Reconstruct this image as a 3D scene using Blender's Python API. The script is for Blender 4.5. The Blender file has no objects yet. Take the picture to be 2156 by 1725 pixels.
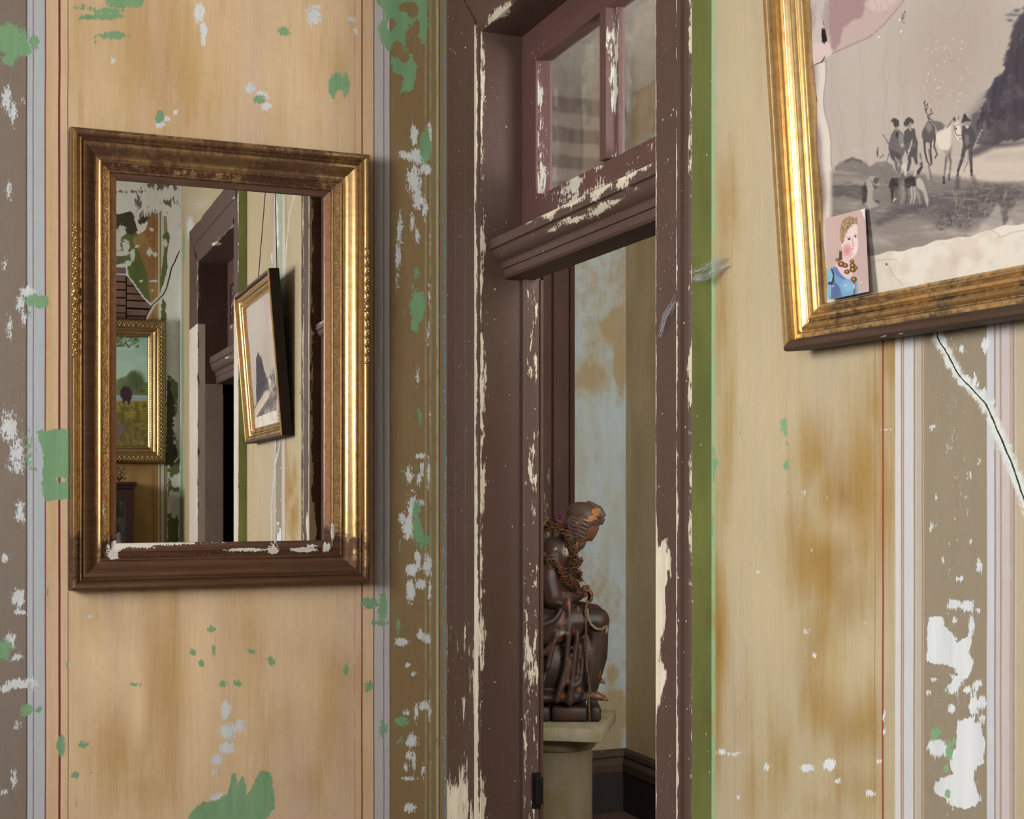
import bpy, bmesh, math, random
import numpy as np
from mathutils import Matrix, Vector
random.seed(7); rng = np.random.default_rng(11)
sc = bpy.context.scene
COL = sc.collection
PI = math.pi

# ------------------------------------------------------------------ room frame
# Origin: the corner where the mirror wall (plane y=0) meets the door wall
# (plane x=0).  The room lies in x<0, y<0.  The eye stands at (CX, CY, CH).
CX, CY, CH = -1.438, -4.272, 1.60
F, PXC, HOR = 2840.0, 1078.0, 1030.0
SN, CS = 0.3748, 0.9271
ROOM_L, ROOM_W, ROOM_H = 6.30, 3.40, 4.20       # length along y, width along x, height

def ray(px):
    k = (px - PXC) / F
    return SN + k * CS, CS - k * SN
def on_x(px, py=None, x=0.0):                    # a spot on a plane parallel to the door wall
    dx, dy = ray(px); k = (x - CX) / dx
    y = CY + k * dy
    return y if py is None else (y, CH + (HOR - py) / F * k)
def on_y(px, py=None, y=0.0):                    # a spot on a plane parallel to the mirror wall
    dx, dy = ray(px); k = (y - CY) / dy
    x = CX + k * dx
    return x if py is None else (x, CH + (HOR - py) / F * k)
def seen(x, y, z):
    qx, qy = x - CX, y - CY
    d = SN * qx + CS * qy
    d = np.where(np.abs(d) < 1e-3, 1e-3, d)
    return PXC + F * (CS * qx - SN * qy) / d, HOR - F * (z - CH) / d, d
MSX, MSY = 21.5, 7.3                             # how far the hung mirror shifts its image
def seen_m(x, y, z):
    a, b, d = seen(x, -y, z)
    return a + MSX, b - MSY, d
def mir_x(px, py=None, x=0.0):                   # door wall as the mirror shows it
    r = on_x(px - MSX, None if py is None else py + MSY, x)
    return -r if py is None else (-r[0], r[1])
def mir_y(px, py=None, y=-ROOM_L):               # rear wall as the mirror shows it
    return on_y(px - MSX, None if py is None else py + MSY, -y)

# ------------------------------------------------------------------ camera, world, light
cam_d = bpy.data.cameras.new('camera'); cam = bpy.data.objects.new('camera', cam_d); COL.objects.link(cam)
cam.location = (CX, CY, CH)
cam.rotation_euler = (PI / 2, 0, -math.atan2(SN, CS))
cam_d.sensor_width = 36; cam_d.sensor_fit = 'HORIZONTAL'
cam_d.lens = 36 * F / 2156
cam_d.shift_y = (HOR - 862.5) / 2156
cam_d.clip_start = 0.05
sc.camera = cam
w = bpy.data.worlds.new('world'); sc.world = w; w.use_nodes = True
w.node_tree.nodes['Background'].inputs[0].default_value = (0.62, 0.72, 0.85, 1)
w.node_tree.nodes['Background'].inputs[1].default_value = 0.5
sc.view_settings.view_transform = 'Standard'; sc.view_settings.look = 'None'
sc.view_settings.gamma = 1.0; sc.view_settings.use_curve_mapping = False
sc.view_settings.exposure = -0.12
sc.cycles.max_bounces = 6; sc.cycles.diffuse_bounces = 3; sc.cycles.glossy_bounces = 4
sc.cycles.use_adaptive_sampling = True; sc.cycles.adaptive_threshold = 0.09; sc.cycles.adaptive_min_samples = 12; sc.cycles.use_denoising = True
sc.cycles.transmission_bounces = 6; sc.cycles.transparent_max_bounces = 8
sc.cycles.caustics_reflective = False; sc.cycles.caustics_refractive = False
sc.cycles.sample_clamp_indirect = 6.0

def area(name, loc, aim, sx, sy, power, col):
    l = bpy.data.lights.new(name, 'AREA'); l.shape = 'RECTANGLE'; l.size = sx; l.size_y = sy
    l.energy = power; l.color = col
    o = bpy.data.objects.new(name, l); COL.objects.link(o); o.location = loc
    o.rotation_euler = (Vector(aim) - Vector(loc)).to_track_quat('-Z', 'Z').to_euler()
    return o
# daylight of the tall window in the left wall, a fill lamp added at the rear,
# daylight of the corridor window, and an upward lamp added to brighten its ceiling
area('window_daylight', (-3.46, -2.55, 2.35), (-0.75, 0, 1.55), 0.8, 1.7, 132, (1.0, 0.985, 0.965))
area('rear_fill', (-3.46, -5.20, 2.3), (-0.4, -6.3, 2.1), 0.9, 1.7, 112, (1.0, 0.985, 0.965))
area('corridor_daylight', (0.95, -2.96, 2.5), (0.95, 0, 1.9), 0.9, 1.6, 42, (0.94, 0.975, 1.0))
area('corridor_ceiling_fill', (0.95, -2.96, 2.0), (0.95, 0.2, 3.9), 0.9, 0.7, 80, (1.0, 0.97, 0.94))

# ------------------------------------------------------------------ colours and node helpers
def lin(v):
    v = v / 255.0
    return v / 12.92 if v <= 0.04045 else ((v + 0.055) / 1.055) ** 2.4
def C(r, g, b, k=1.2):
    return (min(lin(r) * k, .92), min(lin(g) * k, .92), min(lin(b) * k, .92), 1.0)

class G:
    """short-hand for building a node material"""
    def __init__(self, name):
        self.m = bpy.data.materials.new(name); self.m.use_nodes = True
        self.nt = self.m.node_tree; self.nt.nodes.clear()
        self.o = self.nt.nodes.new('ShaderNodeOutputMaterial')
        self.b = self.nt.nodes.new('ShaderNodeBsdfPrincipled')
        self.nt.links.new(self.b.outputs[0], self.o.inputs[0])
        self._tc = None
    def n(self, t): return self.nt.nodes.new(t)
    def L(self, a, s):
        if isinstance(a, bpy.types.NodeSocket): self.nt.links.new(a, s)
        elif isinstance(a, (tuple, list)):
            s.default_value = tuple(a)[:len(s.default_value)] if len(a) >= len(s.default_value) else tuple(a) + (1,)
        else: s.default_value = a
    def tc(self, k='Object'):
        if not self._tc: self._tc = self.n('ShaderNodeTexCoord')
        return self._tc.outputs[k]
    def attr(self, name, k='Fac'):
        a = self.n('ShaderNodeAttribute'); a.attribute_name = name; return a.outputs[k]
    def M(self, op, a, b=0.0, c=0.0, clamp=False):
        m = self.n('ShaderNodeMath'); m.operation = op; m.use_clamp = clamp
        self.L(a, m.inputs[0]); self.L(b, m.inputs[1]); self.L(c, m.inputs[2]); return m.outputs[0]
    def add(self, *a):
        r = a[0]
        for x in a[1:]: r = self.M('ADD', r, x)
        return r
    def mul(self, *a):
        r = a[0]
        for x in a[1:]: r = self.M('MULTIPLY', r, x)
        return r
    def sub(self, a, b): return self.M('SUBTRACT', a, b)
    def inv(self, a): return self.M('SUBTRACT', 1.0, a)
    def mx(self, a, b): return self.M('MAXIMUM', a, b)
    def vs(self, s, v=None):
        m = self.n('ShaderNodeVectorMath'); m.operation = 'MULTIPLY'
        self.L(v or self.tc(), m.inputs[0]); self.L(tuple(s), m.inputs[1]); return m.outputs[0]
    def sep(self, v=None):
        s = self.n('ShaderNodeSeparateXYZ'); self.L(v or self.tc(), s.inputs[0]); return s.outputs
    def noise(self, s=(1, 1, 1), detail=3, rough=.6, dist=0, off=0.0, k=0):
        t = self.n('ShaderNodeTexNoise'); t.noise_dimensions = '4D'
        self.L(self.vs(s), t.inputs['Vector']); t.inputs['Scale'].default_value = 1
        t.inputs['W'].default_value = off
        t.inputs['Detail'].default_value = detail; t.inputs['Roughness'].default_value = rough
        t.inputs['Distortion'].default_value = dist; return t.outputs[k]
    def vor(self, s=(1, 1, 1), feat='F1'):
        t = self.n('ShaderNodeTexVoronoi'); t.feature = feat
        self.L(self.vs(s), t.inputs['Vector']); t.inputs['Scale'].default_value = 1
        return t.outputs['Distance'], t.outputs['Color'] if feat == 'F1' else None
    def ss(self, lo, hi, x):
        m = self.n('ShaderNodeMapRange'); m.interpolation_type = 'SMOOTHSTEP'
        self.L(x, m.inputs['Value']); m.inputs['From Min'].default_value = lo; m.inputs['From Max'].default_value = hi
        return m.outputs['Result']
    def mix(self, f, a, b, mode='MIX'):
        m = self.n('ShaderNodeMix'); m.data_type = 'RGBA'; m.blend_type = mode
        self.L(f, m.inputs[0]); self.L(a, m.inputs[6]); self.L(b, m.inputs[7]); return m.outputs[2]
    def near(self, x, c, hw, soft=.0006):            # 1 where |x-c|<hw
        d = self.M('ABSOLUTE', self.sub(x, c))
        return self.inv(self.ss(max(hw - soft, 0), hw + soft, d))
    def bump(self, h, strength=.3, dist=.002, prev=None):
        b = self.n('ShaderNodeBump'); b.inputs['Strength'].default_value = strength
        b.inputs['Distance'].default_value = dist; self.L(h, b.inputs['Height'])
        if prev is not None: self.L(prev, b.inputs['Normal'])
        return b.outputs[0]
    def out(self, col, rough=.7, metal=0.0, nrm=None, spec=None):
        self.L(col, self.b.inputs['Base Color']); self.L(rough, self.b.inputs['Roughness'])
        self.L(metal, self.b.inputs['Metallic'])
        if spec is not None: self.L(spec, self.b.inputs['Specular IOR Level'])
        if nrm is not None: self.L(nrm, self.b.inputs['Normal'])
        return self.m

# ------------------------------------------------------------------ object helpers
def mesh_obj(name, verts, faces, mat=None, parent=None, attrs=None, smooth=False, label=None, col=None):
    me = bpy.data.meshes.new(name)
    verts = np.asarray(verts, dtype=np.float32).reshape(-1, 3)
    if isinstance(faces, np.ndarray) and faces.ndim == 2:
        nf, k = faces.shape
        me.vertices.add(len(verts)); me.vertices.foreach_set('co', verts.ravel())
        me.loops.add(nf * k); me.loops.foreach_set('vertex_index', faces.astype(np.int32).ravel())
        me.polygons.add(nf)
        me.polygons.foreach_set('loop_start', np.arange(0, nf * k, k, dtype=np.int32))
        me.update(calc_edges=True)
    else:
        me.from_pydata(verts.tolist(), [], [tuple(int(i) for i in f) for f in faces])
        bm = bmesh.new(); bm.from_mesh(me); bmesh.ops.recalc_face_normals(bm, faces=bm.faces); bm.to_mesh(me); bm.free()
    for k_, v in (attrs or {}).items():
        a = me.attributes.new(k_, 'FLOAT', 'POINT'); a.data.foreach_set('value', np.asarray(v, dtype=np.float32).ravel())
    if col is not None:
        a = me.color_attributes.new('paint', 'FLOAT_COLOR', 'POINT')
        c4 = np.ones((len(verts), 4), np.float32); c4[:, :3] = col
        a.data.foreach_set('color', c4.ravel())
    if smooth is True:
        me.polygons.foreach_set('use_smooth', np.ones(len(me.polygons), dtype=bool))
    elif smooth:
        me.polygons.foreach_set('use_smooth', np.ones(len(me.polygons), dtype=bool))
        try: me.set_sharp_from_angle(angle=math.radians(smooth))
        except Exception: pass
    if mat: me.materials.append(mat)
    o = bpy.data.objects.new(name, me); COL.objects.link(o)
    if parent: o.parent = parent
    if label: o['label'] = label
    return o
def thing(name, label, cat, loc=(0, 0, 0), mat=None, group=None):
    o = bpy.data.objects.new(name, None); COL.objects.link(o); o.empty_display_size = .1
    if mat is not None: o.matrix_world = mat
    else: o.location = loc
    o['label'] = label; o['category'] = cat
    if group: o['group'] = group
    return o
def structure(name, label=None, loc=(0, 0, 0)):
    o = bpy.data.objects.new(name, None); COL.objects.link(o); o.location = loc; o.empty_display_size = .1
    o['kind'] = 'structure'
    if label: o['label'] = label
    return o

class MB:
    """collects simple solids into one mesh"""
    def __init__(self, org=(0, 0, 0)): self.v = []; self.f = []; self.org = np.array(org, float); self.at = []
    def add(self, V, Fc, a=0.0):
        n = len(self.v); V = np.asarray(V, float)
        self.v += (V - self.org).tolist(); self.f += [tuple(i + n for i in f) for f in Fc]
        self.at += [a] * len(V) if np.isscalar(a) else list(a)
    def box(self, x0, x1, y0, y1, z0, z1, bev=0.0, a=0.0):
        x0, x1 = sorted((x0, x1)); y0, y1 = sorted((y0, y1)); z0, z1 = sorted((z0, z1))
        if bev <= 0:
            V = [(x, y, z) for z in (z0, z1) for x, y in ((x0, y0), (x1, y0), (x1, y1), (x0, y1))]
            self.add(V, [(3, 2, 1, 0), (4, 5, 6, 7), (0, 1, 5, 4), (1, 2, 6, 5), (2, 3, 7, 6), (3, 0, 4, 7)], a); return
        bm = bmesh.new(); bmesh.ops.create_cube(bm, size=1)
        for v in bm.verts: v.co = Vector(((x0 + x1) / 2 + v.co.x * (x1 - x0), (y0 + y1) / 2 + v.co.y * (y1 - y0), (z0 + z1) / 2 + v.co.z * (z1 - z0)))
        bmesh.ops.bevel(bm, geom=bm.edges[:], offset=bev, segments=2, affect='EDGES', profile=.5)
        self.add([v.co[:] for v in bm.verts], [[v.index for v in f.verts] for f in bm.faces], a); bm.free()
    def prism(self, prof, axis, t0, t1, nseg=1, chip=None):
        """prof: list of (p,q[,chip]) ; axis 'z': (x,y)=(p,q); 'y': (x,z)=(p,q); 'x': (y,z)=(p,q)"""
        n = len(prof); V = []; A = []
        for s in range(nseg + 1):
            t = t0 + (t1 - t0) * s / nseg
            for pr in prof:
                p, q = pr[0], pr[1]
                V.append({'z': (p, q, t), 'y': (p, t, q), 'x': (t, p, q)}[axis]); A.append(pr[2] if len(pr) > 2 else 0.0)
        Fc = [(s * n + i, s * n + (i + 1) % n, (s + 1) * n + (i + 1) % n, (s + 1) * n + i) for s in range(nseg) for i in range(n)]
        Fc += [tuple(range(n))[::-1], tuple(nseg * n + i for i in range(n))]
        V = np.array(V)
        if chip is not None: A = np.array(A) + chip(V[:, 0], V[:, 1], V[:, 2])
        self.add(V, Fc, list(A))
    def tube(self, pts, rad, seg=8, caps=True, a=0.0):
        pts = [Vector(p) for p in pts]; n = len(pts); V = []
        if np.isscalar(rad): rad = [rad] * n
        up = Vector((0, 0, 1))
        for i, p in enumerate(pts):
            d = (pts[min(i + 1, n - 1)] - pts[max(i - 1, 0)])
            d = d.normalized() if d.length > 1e-9 else Vector((0, 0, 1))
            u = d.cross(up) if abs(d.dot(up)) < .95 else d.cross(Vector((1, 0, 0)))
            u.normalize(); v = d.cross(u)
            for s in range(seg):
                an = 2 * PI * s / seg; V.append((p + (u * math.cos(an) + v * math.sin(an)) * rad[i])[:])
        Fc = [(i * seg + s, i * seg + (s + 1) % seg, (i + 1) * seg + (s + 1) % seg, (i + 1) * seg + s) for i in range(n - 1) for s in range(seg)]
        if caps: Fc += [tuple(range(seg))[::-1], tuple((n - 1) * seg + s for s in range(seg))]
        self.add(V, Fc, a)
    def ball(self, c, r, R=None, u=12, v=8, a=0.0):
        r = (r, r, r) if np.isscalar(r) else r
        V = [(0, 0, r[2])]; 
        for j in range(1, v):
            th = PI * j / v
            for i in range(u):
                ph = 2 * PI * i / u; V.append((r[0] * math.sin(th) * math.cos(ph), r[1] * math.sin(th) * math.sin(ph), r[2] * math.cos(th)))
        V.append((0, 0, -r[2])); V = np.array(V)
        if R is not None: V = V @ np.array(R.to_3x3()).T
        V = V + np.array(c)
        Fc = [(0, 1 + i, 1 + (i + 1) % u) for i in range(u)]
        for j in range(v - 2):
            for i in range(u): Fc.append((1 + j * u + i, 1 + (j + 1) * u + i, 1 + (j + 1) * u + (i + 1) % u, 1 + j * u + (i + 1) % u))
        last = len(V) - 1; b = 1 + (v - 2) * u
        Fc += [(last, b + (i + 1) % u, b + i) for i in range(u)]
        self.add(V, Fc, a)
    def lathe(self, prof, c=(0, 0, 0), seg=32, a=0.0):
        V = []; n = len(prof)
        for s in range(seg):
            an = 2 * PI * s / seg
            for r, z in prof: V.append((c[0] + r * math.cos(an), c[1] + r * math.sin(an), c[2] + z))
        Fc = [(s * n + i, ((s + 1) % seg) * n + i, ((s + 1) % seg) * n + i + 1, s * n + i + 1) for s in range(seg) for i in range(n - 1)]
        self.add(V, Fc, a)
    def build(self, name, mat, parent=None, smooth=False, label=None, attr='chip'):
        return mesh_obj(name, self.v, self.f, mat, parent, {attr: self.at} if attr else None, smooth, label)

# ------------------------------------------------------------------ fields painted on surfaces
def seg_dist(px, py, ax, ay, bx, by):
    vx, vy = bx - ax, by - ay; L2 = vx * vx + vy * vy + 1e-9
    t = np.clip(((px - ax) * vx + (py - ay) * vy) / L2, 0, 1)
    return np.hypot(px - ax - t * vx, py - ay - t * vy)
def poly_sd(px, py, pts):
    d = np.full(px.shape, 1e9); ins = np.zeros(px.shape, bool); n = len(pts)
    for i in range(n):
        ax, ay = pts[i]; bx, by = pts[(i + 1) % n]
        d = np.minimum(d, seg_dist(px, py, ax, ay, bx, by))
        c = ((ay > py) != (by > py)) & (px < (bx - ax) * (py - ay) / (by - ay + 1e-12) + ax)
        ins ^= c
    return np.where(ins, -d, d)
def field(px, py, blobs=(), polys=(), soft=10.0):
    """0..1 amounts; .5 is the edge.  blobs (cx,cy,rx,ry[,amp]); polys (pts[,amp])"""
    f = np.zeros(px.shape)
    for b in blobs:
        cx, cy, rx, ry = b[:4]; amp = b[4] if len(b) > 4 else 1.0
        r = np.sqrt(((px - cx) / rx) ** 2 + ((py - cy) / ry) ** 2)
        f = np.maximum(f, amp * np.clip(1.0 - .5 * r, 0, 1))
    for p in polys:
        amp = 1.0
        if isinstance(p, tuple) and len(p) == 2 and np.isscalar(p[1]): p, amp = p
        f = np.maximum(f, amp * np.clip(.5 - poly_sd(px, py, p) / (2 * soft), 0, 1))
    return f
def grid(o, a, b, nu, nv):
    """verts and quads of a grid from corner o along vectors a and b"""
    o, a, b = (np.array(t, float) for t in (o, a, b))
    s, t = np.meshgrid(np.linspace(0, 1, nu + 1), np.linspace(0, 1, nv + 1), indexing='ij')
    V = o + s[..., None] * a + t[..., None] * b
    i = np.arange(nu)[:, None] * (nv + 1) + np.arange(nv)[None]
    Q = np.stack([i, i + nv + 1, i + nv + 2, i + 1], -1).reshape(-1, 4)
    return V.reshape(-1, 3), Q
def join(parts):
    V, Q, n = [], [], 0
    for v, q in parts: V.append(v); Q.append(q + n); n += len(v)
    return np.concatenate(V), np.concatenate(Q)
# ------------------------------------------------------------------ materials
def wall_paint_mat(name, axis, ochre, peach, pink, bands, lines, base_z=True, streak=1.0):
    """distempered plaster: vertical washes of colour, painted bands and lines along one axis,
    flaked spots (attributes white / green / warm / pale / crack)"""
    g = G(name); s = g.sep(); u = s[0] if axis == 'x' else s[1]; z = s[2]
    A = (1, 0) if axis == 'x' else (0, 1)
    def sc_(h, v): return (h * A[0] + .3 * A[1], h * A[1] + .3 * A[0], v)
    wash = g.noise(sc_(9, 1.3), 4, .6, .4, 1)
    wash2 = g.noise(sc_(22, 2.2), 4, .65, .6, 2)
    fine = g.noise(sc_(330, 5), 3, .7, 0, 3)
    mid = g.noise(sc_(90, 3), 3, .6, 0, 4)
    warm = g.attr('warm')
    t = g.add(g.mul(warm, .95), g.mul(g.sub(wash, .5), 1.5), g.mul(g.sub(wash2, .5), .9))
    col = g.mix(g.ss(.0, .85, t), peach, ochre)
    col = g.mix(g.mul(g.ss(.45, .75, g.noise(sc_(6, 1.0), 3, .5, 0, 6)), .7), col, pink)
    deep = tuple(c * f for c, f in zip(ochre[:3], (.78, .66, .5))) + (1,)
    col = g.mix(g.mul(g.ss(.75, 1.25, t), .75), col, deep)
    col = g.mix(g.mul(g.attr('pale'), .8), col, tuple(min(c * 1.25, .9) for c in peach[:3]) + (1,))
    wob = g.add(u, g.mul(g.sub(g.noise((3, 3, 3), 2, .5, 0, 9), .5), .004))
    wear_tone = g.noise((30, 30, 14), 4, .7, 0, 8)
    for c, hw, cc, op, wr in bands:
        f = g.mul(g.near(wob, c, hw, .0012), op)
        cv = g.mix(g.mul(g.ss(.35, .75, mid), .35), cc, tuple(k * .72 for k in cc[:3]) + (1,))
        col = g.mix(g.mul(f, g.ss(wr - .12, wr + .12, wear_tone)) if wr else f, col, cv)
    for c, hw, cc, op, wr in lines:
        f = g.mul(g.near(wob, c, hw, .0008), op)
        col = g.mix(g.mul(f, g.ss(wr - .1, wr + .1, wear_tone)), col, cc)
    fs = g.mul(g.sub(fine, .5), .34 * streak)
    col = g.mix(1.0, col, g.M('ADD', 1.0, g.add(fs, g.mul(g.sub(mid, .5), .2), g.mul(g.sub(g.noise((38, 38, 26), 5, .75, .4, 31), .5), .22))), 'MULTIPLY')
    scr = g.ss(.7, .74, g.noise((70, 70, 30), 5, .75, 1.6, 33)); col = g.mix(g.mul(scr, .45), col, C(214, 206, 190))
    col = g.mix(g.mul(g.attr('sage'), g.ss(.3, .45, wear_tone)), col, C(152, 168, 142))
    # dirt specks
    spk = g.noise((160, 160, 160), 2, .5, 0, 12)
    col = g.mix(g.mul(g.ss(.74, .8, spk), .5), col, C(70, 60, 50))
    # flakes
    n1 = g.noise((46, 46, 46), 6, .72, .3, 21); n2 = g.noise((210, 210, 90), 3, .7, 0, 22)
    nz = g.add(g.mul(g.sub(n1, .5), .85), g.mul(g.sub(n2, .5), .5))
    n3 = g.noise(sc_(150, 40), 4, .75, .2, 23)
    nz2 = g.add(nz, g.mul(g.sub(n3, .5), 1.1))
    wm = g.ss(.5, .6, g.add(g.mul(g.attr('white'), 1.05), g.mul(nz2, .9)))
    gm = g.ss(.48, .54, g.add(g.attr('green'), g.mul(nz, .95), g.mul(g.sub(n3, .5), .55)))
    wcol = g.mix(g.ss(.3, .7, wash2), C(212, 216, 218), C(192, 198, 202))
    gcol = g.mix(g.ss(.3, .7, wash2), C(126, 164, 124), C(108, 150, 112))
    col = g.mix(g.mul(wm, .93), col, wcol)
    col = g.mix(g.mul(gm, .96), col, gcol)
    # crack
    cr = g.M('ABSOLUTE', g.add(g.attr('crack'), g.mul(g.sub(n1, .5), .008)))
    cm = g.inv(g.ss(.0008, .0022, cr))
    chipc = g.mul(g.inv(g.ss(.004, .016, g.add(cr, g.mul(g.sub(n1, .5), .05)))), 1.0)
    col = g.mix(g.mul(chipc, .9), col, C(205, 210, 205))
    col = g.mix(cm, col, C(30, 40, 35))
    h = g.add(g.mul(fine, .25), g.mul(mid, .3), g.mul(wm, -1.2), g.mul(gm, -1.5), g.mul(cm, -4))
    return g.out(col, .82, 0, g.bump(h, .35, .0015), .25)

def wood_mat(name, base, alt, chipc, bias=0.0, specks=1.0, grain='z', rough=.6, dust=.2):
    g = G(name)
    gs = {'z': (70, 70, 5), 'y': (70, 5, 70), 'x': (5, 70, 70)}[grain]
    gr = g.noise(gs, 4, .6, .3, 1); big = g.noise((4, 4, 2.2), 3, .6, 0, 2)
    col = g.mix(g.ss(.3, .7, big), base, alt)
    col = g.mix(1.0, col, g.M('ADD', .86, g.mul(gr, .28)), 'MULTIPLY')
    st = {'z': (110, 110, 22), 'y': (100, 100, 60), 'x': (60, 100, 100)}[grain]
    n1 = g.noise(st, 5, .75, .2, 3)
    st2 = {'z': (30, 30, 5), 'y': (30, 5, 30), 'x': (5, 30, 30)}[grain]
    n2 = g.noise(st2, 3, .6, .2, 4)
    v = g.add(g.attr('chip'), g.mul(g.sub(n1, .5), .9), g.mul(g.sub(n2, .5), .9), bias)
    m = g.ss(.5, .55, v)
    d, _ = g.vor((34, 34, 30)); big2 = g.noise((7, 7, 5), 2, .5, 0, 5)
    dot = g.mul(g.inv(g.ss(.05, .09, g.add(d, g.mul(g.sub(n1, .5), .06)))), g.ss(.62 - .1 * specks, .68 - .1 * specks, big2))
    d2, _ = g.vor((110, 110, 100))
    dot2 = g.mul(g.inv(g.ss(.07, .12, d2)), g.ss(.56, .62, g.noise((16, 16, 10), 2, .5, 0, 7)))
    m = g.mx(m, g.mx(dot, g.mul(dot2, .8)))
    dusty = g.noise((60, 60, 40), 5, .7, 1.0, 8)
    col = g.mix(g.mul(g.ss(.55, .75, dusty), dust), col, C(128, 108, 102))
    cc = g.mix(g.ss(.35, .65, n2), chipc, tuple(c * .78 for c in chipc[:3]) + (1,))
    col = g.mix(m, col, cc)
    h = g.add(g.mul(gr, .25), g.mul(m, -1.4), g.mul(n1, .12))
    return g.out(col, g.add(rough, g.mul(m, .3)), 0, g.bump(h, .4, .0012), .35)

CREAM = C(214, 205, 184)
M_BROWN = wood_mat('brown_door_paint', C(80, 60, 54), C(74, 56, 46), CREAM, .02, 2.2)
M_BROWN_H = wood_mat('brown_door_paint_across', C(82, 63, 57), C(78, 58, 51), CREAM, grain='y')
M_SASH = wood_mat('reddish_sash_paint', C(90, 62, 58), C(84, 60, 54), C(205, 200, 188), .02, grain='y')
M_SASHV = wood_mat('reddish_sash_paint_upright', C(90, 62, 59), C(84, 62, 58), C(188, 184, 172), .05)
M_DARKCAS = wood_mat('dark_corridor_casing_paint', C(74, 50, 40), C(64, 42, 34), C(150, 138, 112), .0, .2)
M_STRIP = wood_mat('stripped_grey_wood', C(150, 132, 122), C(168, 150, 138), C(214, 205, 196), .02, .2, dust=.1)
M_PALE = wood_mat('pale_primer_wood', C(206, 194, 184), C(196, 184, 172), C(98, 74, 66), -.02, .2, dust=0)
M_GREENSIDE = wood_mat('green_side_paint', C(134, 144, 84), C(108, 114, 68), C(190, 200, 165), .03, 2.0, dust=.1)
M_BLACKWOOD = wood_mat('near_black_frame_side', C(34, 26, 24), C(28, 22, 20), C(120, 105, 95), -.1, 0, dust=.2)
M_CABINET = wood_mat('dark_cabinet_wood', C(48, 34, 40), C(58, 38, 40), C(120, 100, 90), -.1, 0, rough=.35, dust=.1)
M_LATH = wood_mat('bare_lath_wood', C(128, 100, 88), C(104, 80, 70), C(176, 160, 150), .08, .1, grain='x', dust=.3)
M_FLOOR = wood_mat('floorboard_wood', C(92, 72, 64), C(76, 60, 54), C(120, 100, 90), -.1, .1, grain='y', dust=.3)
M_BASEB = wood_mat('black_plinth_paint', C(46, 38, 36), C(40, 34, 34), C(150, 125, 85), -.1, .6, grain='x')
M_BASEM = wood_mat('flaked_moulding_paint', C(70, 55, 45), C(60, 48, 40), C(186, 156, 110), .10, 2.0, grain='x')

def gold_mat(name, tint=(.50, .335, .155), worn=C(104, 74, 52), wbias=0.0, rough=.33, tex=0.0, chipc=C(210, 205, 198)):
    g = G(name)
    big = g.noise((7, 7, 7), 4, .6, 0, 1); sm = g.noise((60, 60, 60), 4, .7, .3, 2)
    v = g.add(g.attr('wear_tone'), g.mul(g.sub(big, .5), .7), g.mul(g.sub(sm, .5), .5), wbias)
    m = g.ss(.42, .62, v)
    col = g.mix(g.ss(.35, .7, sm), tint + (1,), tuple(c * f for c, f in zip(tint, (.8, .68, .55))) + (1,))
    wc = g.mix(g.ss(.3, .7, g.noise((3, 90, 3), 3, .6, 0, 3)), worn, tuple(c * .6 for c in worn[:3]) + (1,))
    col = g.mix(m, col, wc)
    ch = g.ss(.5, .56, g.add(g.attr('chip'), g.mul(g.sub(g.noise((130, 130, 130), 4, .7, 0, 4), .5), 1.0), g.mul(g.sub(sm, .5), .5)))
    col = g.mix(ch, col, chipc)
    dots = g.mul(g.inv(g.ss(.06, .1, g.vor((120, 120, 120))[0])), g.ss(.5, .6, sm))
    col = g.mix(g.mul(dots, .7), col, C(50, 35, 20))
    met = g.mul(g.inv(g.mul(m, .45)), g.inv(ch), .92)
    rg = g.add(rough, g.mul(m, .25), g.mul(ch, .3), g.mul(g.sub(sm, .5), .15))
    h = g.add(g.mul(sm, .5), g.mul(ch, -1))
    nr = g.bump(h, .18, .001)
    if tex:
        d, _ = g.vor((150, 150, 150)); d3 = g.noise((230, 230, 230), 3, .7, 1.5, 5)
        nr = g.bump(g.add(g.mul(d, 1.0), g.mul(d3, 1.0)), .9, .004, nr)
    return g.out(col, rg, met, nr)
M_GOLD = gold_mat('aged_gilding')
M_GOLD_TEX = gold_mat('textured_compo_gilding', (.62, .40, .19), C(96, 62, 42), .05, .4, tex=1)
M_GOLD_FLAT = gold_mat('brown_gilded_flat', (.33, .19, .11), C(104, 74, 58), .12, .5)
M_GOLD2 = gold_mat('bright_gilding', (.70, .51, .26), C(82, 62, 50), -.05, .3)
M_ORN = gold_mat('carved_gilding', (.66, .45, .2), C(80, 56, 36), .0, .36)
M_ORN2 = gold_mat('pale_carved_gilding', (.42, .31, .16), C(84, 66, 42), .0, .36)

def paint_mat(name, rough=.75, spec=.2, bump=0.0):
    g = G(name); c = g.attr('paint', 'Color')
    n = g.noise((500, 500, 500), 3, .6); 
    c = g.mix(1.0, c, g.M('ADD', .95, g.mul(n, .1)), 'MULTIPLY')
    return g.out(c, rough, 0, g.bump(n, .15 + bump, .0006), spec)
M_PRINT = paint_mat('old_paper_print')
M_CARD = paint_mat('glossy_card', .5, .3)
M_CANVAS = paint_mat('oil_on_canvas', .45, .3, .3)

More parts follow.
